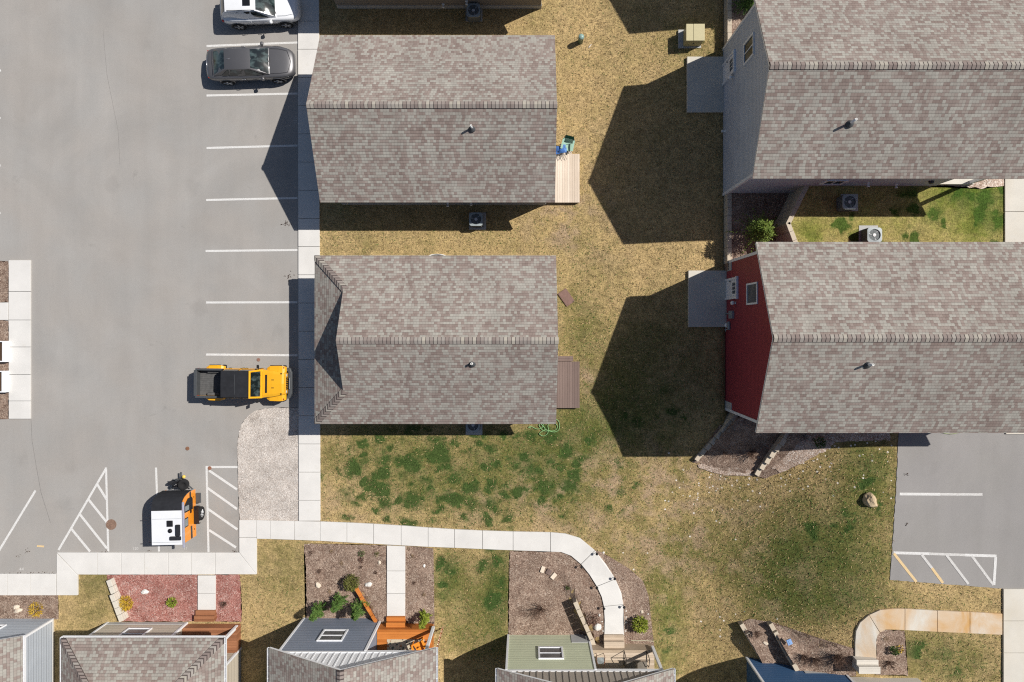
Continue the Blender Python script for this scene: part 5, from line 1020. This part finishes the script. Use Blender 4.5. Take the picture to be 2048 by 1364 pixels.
# ---- camp chairs on the pale deck
def camp_chair(lab, px, py, z, rz, fab, fab2, arms):
    t = thing('camp_chair', lab, 'camp chair', P(px, py, z)); o = Vector(t.location); M = Matrix.Rotation(rz, 3, 'Z')
    T = lambda *p: o + M @ Vector(p)
    m = MB(); sq = [(-.26, -.24), (.26, -.24), (.26, .24), (-.26, .24)]
    for i in range(4):
        x, y = sq[i]; x2, y2 = sq[(i + 1) % 4]; m.tube([T(x, y, .0), T(x2, y2, .42)], .012, 6); m.tube([T(x2, y2, .0), T(x, y, .42)], .012, 6)
    for s in (-1, 1): m.tube([T(s * .27, .22, .0), T(s * .28, .27, .45), T(s * .27, .36, .88)], .012, 6); m.tube([T(s * .28, -.24, .0), T(s * .29, -.25, .62)], .012, 6)
    m.build('frame', MT['dkgray'], t)
    m = MB(); m.patch(T(-.26, -.26, .44), T(.26, -.26, .44), T(.25, .24, .38), T(-.25, .24, .38), 5, 5, -.05); m.build('seat', fab, t, True, fixn=False)
    m = MB(); m.patch(T(-.25, .24, .38), T(.25, .24, .38), T(.27, .36, .64), T(-.27, .36, .64), 4, 4, -.02); m.build('lower_back', fab, t, True, fixn=False)
    m = MB(); m.patch(T(-.27, .36, .64), T(.27, .36, .64), T(.24, .46, .90), T(-.24, .46, .90), 4, 4, -.02); m.build('upper_back', fab2, t, True, fixn=False)
    for s in (-1, 1): m = MB(); m.patch(T(s * .25, -.27, .63), T(s * .36, -.27, .63), T(s * .34, .33, .66), T(s * .24, .33, .66), 2, 4, 0); m.build('armrest', arms, t, True, fixn=False)
g1, g2 = plain('pale green canvas', (.30, .46, .37), .85, .15, var=.06), plain('dark green canvas', (.018, .085, .055), .85, .15); b1, b2 = plain('blue canvas', (.045, .12, .33), .8, .2, var=.25), plain('light blue canvas', (.11, .23, .50), .8, .2)
camp_chair('pale green camp chair with dark green headrest at the end of the cedar deck', 1134, 296, .05, R(-14), g1, g2, g1)
t = thing('folding_chair', 'collapsed blue camp chair lying by the end of the cedar deck', 'camp chair', P(1121, 302, .32)); o = Vector(t.location)
m = MB()
for i in range(7):
    p = o + Vector((-.28 + i * .1, .12 + random.uniform(-.12, .12), .14)); q = p + Vector((random.uniform(-.1, .15), -.34 + random.uniform(-.1, .1), random.uniform(-.05, .1))); m.tube([p, q], .013, 6)
for i in range(5): p = o + Vector((-.2 + i * .1, -.22, .1)); m.tube([p, p + Vector((.16 * (-1) ** i, -.30, .02))], .012, 6)
m.build('frame', MT['dkgray'], t)
for k_, (c_, mt) in enumerate((((-.12, .06, .2), b1), ((.12, .16, .24), b2), ((.08, -.05, .26), b1), ((-.2, -.1, .2), b1), ((.18, -.02, .22), b2))):
    m = MB(); c_ = o + Vector(c_); m.patch(c_ + Vector((-.17, -.14, -.05)), c_ + Vector((.15, -.12, .05)), c_ + Vector((.16, .15, -.03)), c_ + Vector((-.13, .14, .07)), 4, 4, .06 * (-1) ** k_); m.build('fabric', mt, t, True, fixn=False)
# ---- on the porches
q = P(792, 1288, .97); m = MB(); m.b2(-7.62, -5.55, -18.3, -17.22, 1.305, 1.32)
k = N('patterned rug', .95, .1); v = k.co(); vo = k.vo(v, 5.5); tag(m.build('patterned_rug', k.out(k.mix(k.rng(vo.outputs[0], .3, .4, 0, 1), k.ramp(k.n('SeparateColor', [vo.outputs[1]]).outputs[0], [(0, (.10, .12, .10)), (.4, (.30, .16, .09)), (.7, (.35, .30, .22)), (1, (.06, .09, .11))], 'CONSTANT'), (.48, .42, .32))), loc=(-6.6, -17.8, 1.3)), 'patterned rug on the orange porch deck', 'rug')
# orange adirondack chair
t = thing('adirondack_chair', 'orange slatted chair on the orange porch deck', 'chair', (-5.75, -17.5, 1.31)); o = Vector(t.location); M = Matrix.Rotation(R(205), 3, 'Z'); T = lambda *p: o + M @ Vector(p); mo = plain('orange paint', (.72, .26, .03), .5, .3, var=.05)
m = MB()
for i in range(6): m.box(T(0, -.26 + i * .10, .36 - i * .025), (.52, .09, .02), M=M)
m.build('seat', mo, t)
m = MB()
for i in range(5):
    x = -.22 + i * .11; m.extr([T(x - .05, .26, .25), T(x + .05, .26, .25), T(x + .055, .52, .95 - abs(i - 2) * .04), T(x - .055, .52, .95 - abs(i - 2) * .04)], M @ Vector((0, .02, 0)))
m.build('backrest', mo, t)
for s in (-1, 1):
    m = MB(); m.box(T(s * .33, -.02, .56), (.13, .78, .025), M=M); m.build('armrest', mo, t)
    m = MB(); m.box(T(s * .29, -.30, .27), (.04, .09, .55), M=M); m.build('leg', mo, t); m = MB(); m.box(T(s * .27, .22, .2), (.04, .09, .4), M=M); m.build('leg', mo, t)
# metal glider bench
t = thing('glider_bench', 'dark framed two-seat metal bench on the weathered deck', 'bench', (6.05, -18.2, 1.61)); o = Vector(t.location); mt = plain('dark bench frame', (.06, .05, .045), .5, .3); ms = plain('taupe sling', (.17, .15, .125), .8, .2)
m = MB()
for s in (-1, 1):
    m.tube([o + Vector((s * .62, .5, .0)), o + Vector((s * .62, .42, .9)), o + Vector((s * .62, -.1, .62)), o + Vector((s * .62, -.25, 0))], .022, 6)
    m.tube([o + Vector((s * .62, .45, .0)), o + Vector((s * .62, -.3, .02))], .022, 6)
m.tube([o + Vector((-.62, .42, .9)), o + Vector((.62, .42, .9))], .022, 6); m.tube([o + Vector((-.62, .1, .42)), o + Vector((.62, .1, .42))], .02, 6); m.tube([o + Vector((0, .42, .9)), o + Vector((0, .1, .42))], .02, 6)
m.build('frame', mt, t)
for s in (-1, 1):
    m = MB(); m.patch(o + Vector((s * .31 - .26, .08, .43)), o + Vector((s * .31 + .26, .08, .43)), o + Vector((s * .31 + .26, -.42, .40)), o + Vector((s * .31 - .26, -.42, .40)), 3, 3, -.02); m.build('seat', ms, t, True, fixn=False)
t = thing('side_chair', 'small metal chair with bent frame near the sage green wall', 'chair', (4.1, -18.1, 1.61)); o = Vector(t.location); m = MB()
for s in (-1, 1): m.tube([o + Vector((s * .2, .25, 0)), o + Vector((s * .22, .28, .5)), o + Vector((s * .2, -.1, .46)), o + Vector((s * .22, -.2, .0))], .018, 6); m.tube([o + Vector((s * .2, .0, .45)), o + Vector((s * .1, -.22, .9))], .018, 6)
m.build('frame', plain('rust brown metal', (.16, .07, .045), .6), t); m = MB(); m.patch(o + Vector((-.2, .26, .48)), o + Vector((.2, .26, .48)), o + Vector((.2, -.1, .46)), o + Vector((-.2, -.1, .46)), 2, 2, -.02); m.build('seat', MT['steel'], t, fixn=False)
# rain chain
t = thing('rain_chain', 'copper rain chain hanging from the gutter corner by the orange porch', 'rain chain', (-4.66, -16.98, 0)); o = Vector(t.location); mc = plain('copper', (.42, .20, .10), .4, .5, .4); mc2 = plain('bright copper', (.62, .45, .32), .4, .5, .3)
for i in range(15):
    m = MB(); z0 = .25 + i * .255; m.lathe([(.02, 0), (.035, .02), (.06, .11), (.055, .11), (.03, .03), (0, .02)], (o.x, o.y, z0), (0, 0, 1), 10); m.build('cup', mc if i % 2 else mc2, t, True)
m = MB(); m.tube([(o.x, o.y, .1), (o.x, o.y, 4.08)], .01, 5); m.build('chain', mc, t)
m = MB(); m.tube([P(866, 1246, .02), P(866, 1246, .75)], .012, 6); m.box(P(866, 1246, .78), (.1, .02, .12)); tag(m.build('garden_marker', MT['dkgray'], loc=P(866, 1246)), 'thin dark garden marker at the bed corner by the orange porch', 'garden marker')
m = MB(); m.tube([(-4.95 + i * .0, -17.3, .96 + i * .3) for i in range(2)], .05, 8)

# ================================================================ PLANTS
def leafmat(name, a, b): 
    k = N(name, .7, .25); v = k.co(); n_ = k.n('TexWhiteNoise', {'Vector': k.mp(v, (9, 9, 9))}).outputs[0]; k.b.inputs['Subsurface Weight'].default_value = 0
    return k.out(k.mix(k.rng(k.no(v, 5, 3), .3, .7, 0, 1), a, b))
LM = dict(con2=leafmat('bright conifer green', (.075, .135, .022), (.21, .27, .05)), con=leafmat('conifer green', (.045, .105, .022), (.12, .19, .04)), lime=leafmat('lime green leaves', (.12, .17, .015), (.30, .33, .045)), gold=leafmat('golden leaves', (.38, .22, .015), (.55, .38, .04)), olive=leafmat('olive leaves', (.075, .085, .018), (.16, .16, .04)), twig=leafmat('bare twigs', (.085, .05, .038), (.17, .105, .075)), dry=leafmat('dry stalks', (.24, .16, .10), (.38, .28, .18)), dark=leafmat('dark red leaves', (.07, .03, .025), (.16, .075, .05)), deep=leafmat('deep green leaves', (.035, .075, .02), (.09, .14, .03)))
def shrub(lab, px, py, r, h, mat, n=260, leaf=.09, z=None, cat='shrub', name='shrub', wd=.45, twigs=True):
    t = thing(name, lab, cat, P(px, py, G(px, py) if z is None else z)); o = Vector(t.location); m = MB()
    for i in range(n):
        d = Vector((random.gauss(0, 1), random.gauss(0, 1), random.gauss(0, .8))).normalized(); rad = random.uniform(.45, 1) ** .5 * (1 + .22 * mn.noise(d * 2.2 + o)); p = o + Vector((d.x * r * rad, d.y * r * rad, h * (.5 + .48 * d.z * rad)))
        if i % 5 < 2: q_ = random.random() ** .6 * .85; a_ = random.uniform(0, 6.283); d = Vector((math.cos(a_) * q_, math.sin(a_) * q_, .7)); p = o + Vector((d.x * r, d.y * r, h * (.72 + .3 * (1 - q_ * q_) * random.uniform(.7, 1.1))))
        m.leaf(p, Vector((d.x * .8, d.y * .8, d.z * .25)) + Vector((random.uniform(-.8, .8), random.uniform(-.8, .8), random.uniform(-.3, .4))), leaf * random.uniform(.7, 1.4), leaf * wd)
    m.build('foliage', mat, t, fixn=False); m = MB()
    for i in range(7): a_ = i * .9; m.tube([o - Vector((0, 0, .05)), o + Vector((math.cos(a_) * r * .3, math.sin(a_) * r * .3, h * .4)), o + Vector((math.cos(a_) * r * .7, math.sin(a_) * r * .7, h * .75))], [.018, .012, .006], 5)
    m.build('stems', MT['bark'], t); return t
def bare(lab, px, py, r, h, n=40, mat='twig', z=None):
    t = thing('bare_shrub', lab, 'shrub', P(px, py, G(px, py) if z is None else z)); o = Vector(t.location); m = MB()
    for i in range(n):
        a_ = random.uniform(0, 6.28); q = random.uniform(.3, 1); d = Vector((math.cos(a_) * r * q, math.sin(a_) * r * q, h * random.uniform(.55, 1))); mid = d * .5 + Vector((random.uniform(-.05, .05), random.uniform(-.05, .05), h * .12))
        b_ = o + Vector((math.cos(a_) * r * .12, math.sin(a_) * r * .12, -.03)); m.tube([b_, o + mid, o + d], [.010, .007, .003], 4)
        for j in range(2): e_ = o + mid.lerp(d, random.uniform(.1, .8)); m.tube([e_, e_ + Vector((random.uniform(-.16, .16), random.uniform(-.16, .16), random.uniform(.02, .18))) * (r / .4)], [.005, .003], 3)
    m.build('twigs', LM[mat], t); return t
def conifer(lab, px, py, h, r, n=26, z=None, mat='con'):
    t = thing('conifer', lab, 'conifer', P(px, py, G(px, py) if z is None else z)); o = Vector(t.location)
    m = MB(); lean = Vector((random.uniform(-.05, .05), random.uniform(-.05, .05), 0)); m.tube([o - Vector((0, 0, .1)), o + lean + Vector((0, 0, h * .5)), o + lean * 2 + Vector((0, 0, h))], [.045, .03, .008], 7); m.build('trunk', MT['bark'], t, True)
    m = MB()
    for i in range(n * 3):
        f = random.uniform(.04, 1) ** .85; a_ = i * 2.399 + random.uniform(-.3, .3); L_ = r * (1 - f * .80) * random.uniform(.65, 1.15); b_ = o + lean * f * 2 + Vector((0, 0, h * f)); u = Vector((math.cos(a_), math.sin(a_), 0)); s_ = Vector((-u.y, u.x, 0))
        for k_ in range(9):
            q = (k_ + .5) / 9; p = b_ + u * L_ * q + Vector((0, 0, L_ * (.28 * q - .42 * q * q)))
            for sd_ in (-1, 1):
                m.leaf(p, u * 1.0 + s_ * sd_ * random.uniform(.3, 1.1) + Vector((0, 0, random.uniform(-.35, .3))), .13 * (1.25 - q * .5) * random.uniform(.7, 1.3), .045)
        m.leaf(b_ + u * L_ * .9, u + Vector((0, 0, -.2)), .16, .04)
    m.build('crown', LM[mat], t, fixn=False); return t
conifer('young conifer left of the three before the slate blue house', 645, 1208, 1.9, .55); conifer('young conifer middle of the three before the slate blue house, the lightest', 683, 1196, 1.6, .5, mat='con'); conifer('young conifer right of the three, overlapping the slate blue siding', 722, 1208, 1.9, .58)
conifer('slender young conifer beside the orange porch', 852, 1226, 1.7, .36, 18, mat='lime')
conifer('spreading green conifer in the terrace bed between gray and red house', 1508, 466, 2.3, 1.5, 60, z=zl, mat='con2'); conifer('green conifer at the top edge left of the gray house roof', 1487, 15, 1.5, .8, 26, z=zl)
shrub('round olive shrub in the bed before the slate blue house', 706, 1161, .42, .7, LM['olive'], 900, .10)
shrub('golden yellow round plant in the red bed', 255, 1204, .38, .42, LM['gold'], 620, .13, wd=.25); shrub('small lime green plant in the red bed', 347, 1203, .24, .3, LM['lime'], 300, .10); shrub('golden brown plant in the brown bed at lower left', 78, 1216, .36, .38, LM['gold'], 330, .14, wd=.2)
shrub('bright yellow green shrub beside the lower end of the curved path', 1278, 1243, .40, .7, LM['lime'], 620, .13); shrub('small green shrub in the bed inside the stained path', 1784, 1297, .17, .45, LM['deep'], 160, .11, z=ZP); shrub('small golden plant beside the green shrub in the stained path bed', 1797, 1296, .18, .18, LM['gold'], 60, .10, z=ZP)
shrub('small green weed on the pebbles under the red house eave', 1637, 884, .26, .35, LM['deep'], 160, .12); shrub('brown red shrub beside the big white rock', 1186, 1234, .36, .5, LM['dark'], 360, .07); shrub('tiny green weed in the mulch inside the path curve', 1136, 1174, .13, .12, LM['deep'], 50, .07)
shrub('small leafy plant near the top of the slate blue house bed', 724, 1106, .16, .2, LM['deep'], 70, .08); shrub('low reddish plant just below the small leafy one', 723, 1118, .16, .14, LM['dark'], 80, .07); shrub('faint green plant near the straight path', 754, 1107, .13, .12, LM['olive'], 60, .06); shrub('green sprig at the foot of the orange timber wall', 736, 1206, .10, .2, LM['lime'], 40, .08)
bare('wide bare shrub in the mulch inside the path curve', 1080, 1216, .62, .75, 60); bare('bare brown shrub in the narrow right part of the red bed', 450, 1205, .30, .4, 30)
bare('bare shrub beside the corner of the block wall, left of the two wide ones', 1606, 1312, .38, .5, 50, z=2.45); bare('wide bare shrub left of the deep blue porch steps', 1672, 1312, .55, .75, 90, z=2.75); bare('bare brown shrub between two others before the deep blue wall', 1628, 1318, .42, .55, 50, z=2.55); bare('bare shrub right of the deep blue porch steps', 1775, 1324, .38, .5, 40, z=ZP)
bare('dark bare shrub between the two deep blue house walls', 1511, 1265, .28, .35, 40, z=1.58); bare('bare shrub in the shade at the second wall by the red house', 1500, 905, .45, .7, 45, z=1.0); bare('small bare twig bush on the pale terrace by the red house corner', 1448, 905, .4, .6, 16, z=.8)
for i, (px, py, r_, lab) in enumerate(((623, 1105, .17, 'cut dry stubble clump at the top left of the slate blue house bed'), (664, 1101, .12, 'small cut clump at the top middle of the slate blue house bed'), (684, 1125, .16, 'cut dry stubble clump above the round olive shrub'), (723, 1133, .13, 'thin dry clump between path and olive shrub'), (825, 1112, .17, 'dark cut clump at the top of the narrow bed'), (681, 1161, .15, 'dry clump left of the olive shrub'), (752, 1144, .14, 'dry clump by the left edge of the straight path'), (848, 1188, .17, 'gray dry clump low in the narrow bed'), (746, 1213, .17, 'dry clump between timber wall and straight path'), (640, 1140, .2, 'sparse dry clump above the cream rock'), (660, 1181, .14, 'reddish dry clump right of the cream rock'), (736, 1194, .12, 'dark dry clump under the white rock'), (829, 1165, .12, 'faint dry clump in the middle of the narrow bed'), (1770, 1275, .2, 'gray dry clump at the top of the stained path bed'))):
    t = bare(lab, px, py, r_, .16, 22, 'dry' if i % 3 else 'twig'); t['category'] = 'dry plant'
# ---- loose leaves and grit lying on the asphalt
m = MB()
for cx, cy, rx, ry, n in ((572, 447, 9, 5, 26), (575, 553, 12, 7, 14), (56, 1102, 4, 5, 8), (38, 1112, 4, 2, 5), (75, 1146, 40, 1.2, 26), (205, 1103, 10, 1, 8), (470, 1103, 5, 1.5, 12), (298, 1102, 3, 1, 5), (1812, 950, 4, 3, 6), (1814, 1048, 2, 2, 6)):
    for i in range(n):
        px, py = random.gauss(cx, rx * .6), random.gauss(cy, ry * .6); z_ = .03 if px < 1300 else ZP + .045
        m.leaf(P(px, py, z_), (random.uniform(-1, 1), random.uniform(-1, 1), .12), random.uniform(.05, .12), random.uniform(.03, .07))
o = m.build('fallen_leaves', plain('dry brown leaves', (.075, .05, .04), .9, .1, var=.4), fixn=False); o['kind'] = 'stuff'; tag(o, 'scattered brown leaves and grit on the asphalt', 'leaves')

# ---- loose blades over the lawns: far too many to count
import numpy as np
rg = np.random.default_rng(5); NB = 110000
X = rg.uniform(480, 2010, NB); Y = rg.uniform(-40, 1400, NB); keep = np.ones(NB, bool)
HOUSE = [[(590, 60), (1112, 60), (1112, 412), (590, 412)], [(590, 505), (1116, 505), (1116, 852), (590, 852)], [(1445, -40), (2010, -40), (2010, 900), (1445, 900)], [(460, -50), (597, -50), (597, 1150), (460, 1150)], [(500, 1262), (870, 1262), (870, 1400), (500, 1400)], [(1012, 1272), (1350, 1300), (1350, 1400), (1012, 1400)], [(1485, 1300), (1840, 1300), (1840, 1400), (1485, 1400)], [(480, 1150), (485, 1240), (470, 1250), (470, 1150)]]
for poly in EXC + HOUSE:
    px_, py_ = np.array(poly, float).T; ins = np.zeros(NB, bool); j = len(px_) - 1
    for i in range(len(px_)):
        if py_[i] != py_[j]: ins ^= ((py_[i] > Y) != (py_[j] > Y)) & (X < (px_[j] - px_[i]) * (Y - py_[i]) / (py_[j] - py_[i]) + px_[i])
        j = i
    keep &= ~ins
X, Y = X[keep], Y[keep]; vs, fs, mi = [], [], []
for x, y, r1, r2, r3, r4 in zip(X, Y, rg.random(len(X)), rg.random(len(X)), rg.random(len(X)), rg.random(len(X))):
    z_ = G(x, y); p = P(x, y, z_ + .004); a_ = r1 * 6.283; l_ = .07 + .09 * r2; u = Vector((math.cos(a_), math.sin(a_), .25 + .75 * r3)) * l_; s_ = Vector((-math.sin(a_), math.cos(a_), 0)) * (.010 + .010 * r4)
    b_ = len(vs); vs += [p - s_, p + s_, p + u]; fs.append((b_, b_ + 1, b_ + 2)); gr = min(.85, field(GREEN, x, y) * .8 + .06 + field(PATCH, x, y) * .25); q = (r2 * 7.13 + r4 * 3.7) % 1
    mi.append(2 if q < gr else (0 if r3 < .6 else 1))
me = bpy.data.meshes.new('grass_blades'); me.from_pydata(vs, [], fs)
for nm, c_ in (('straw blade', (.43, .315, .16)), ('dry brown blade', (.24, .165, .075)), ('green blade', (.075, .125, .03))): me.materials.append(plain(nm, c_, .8, .2, var=.2))
me.polygons.foreach_set('material_index', mi); o = bpy.data.objects.new('grass_blades', me); COL.objects.link(o); o['kind'] = 'stuff'; tag(o, 'dry straw and green grass blades over the lawns', 'grass')
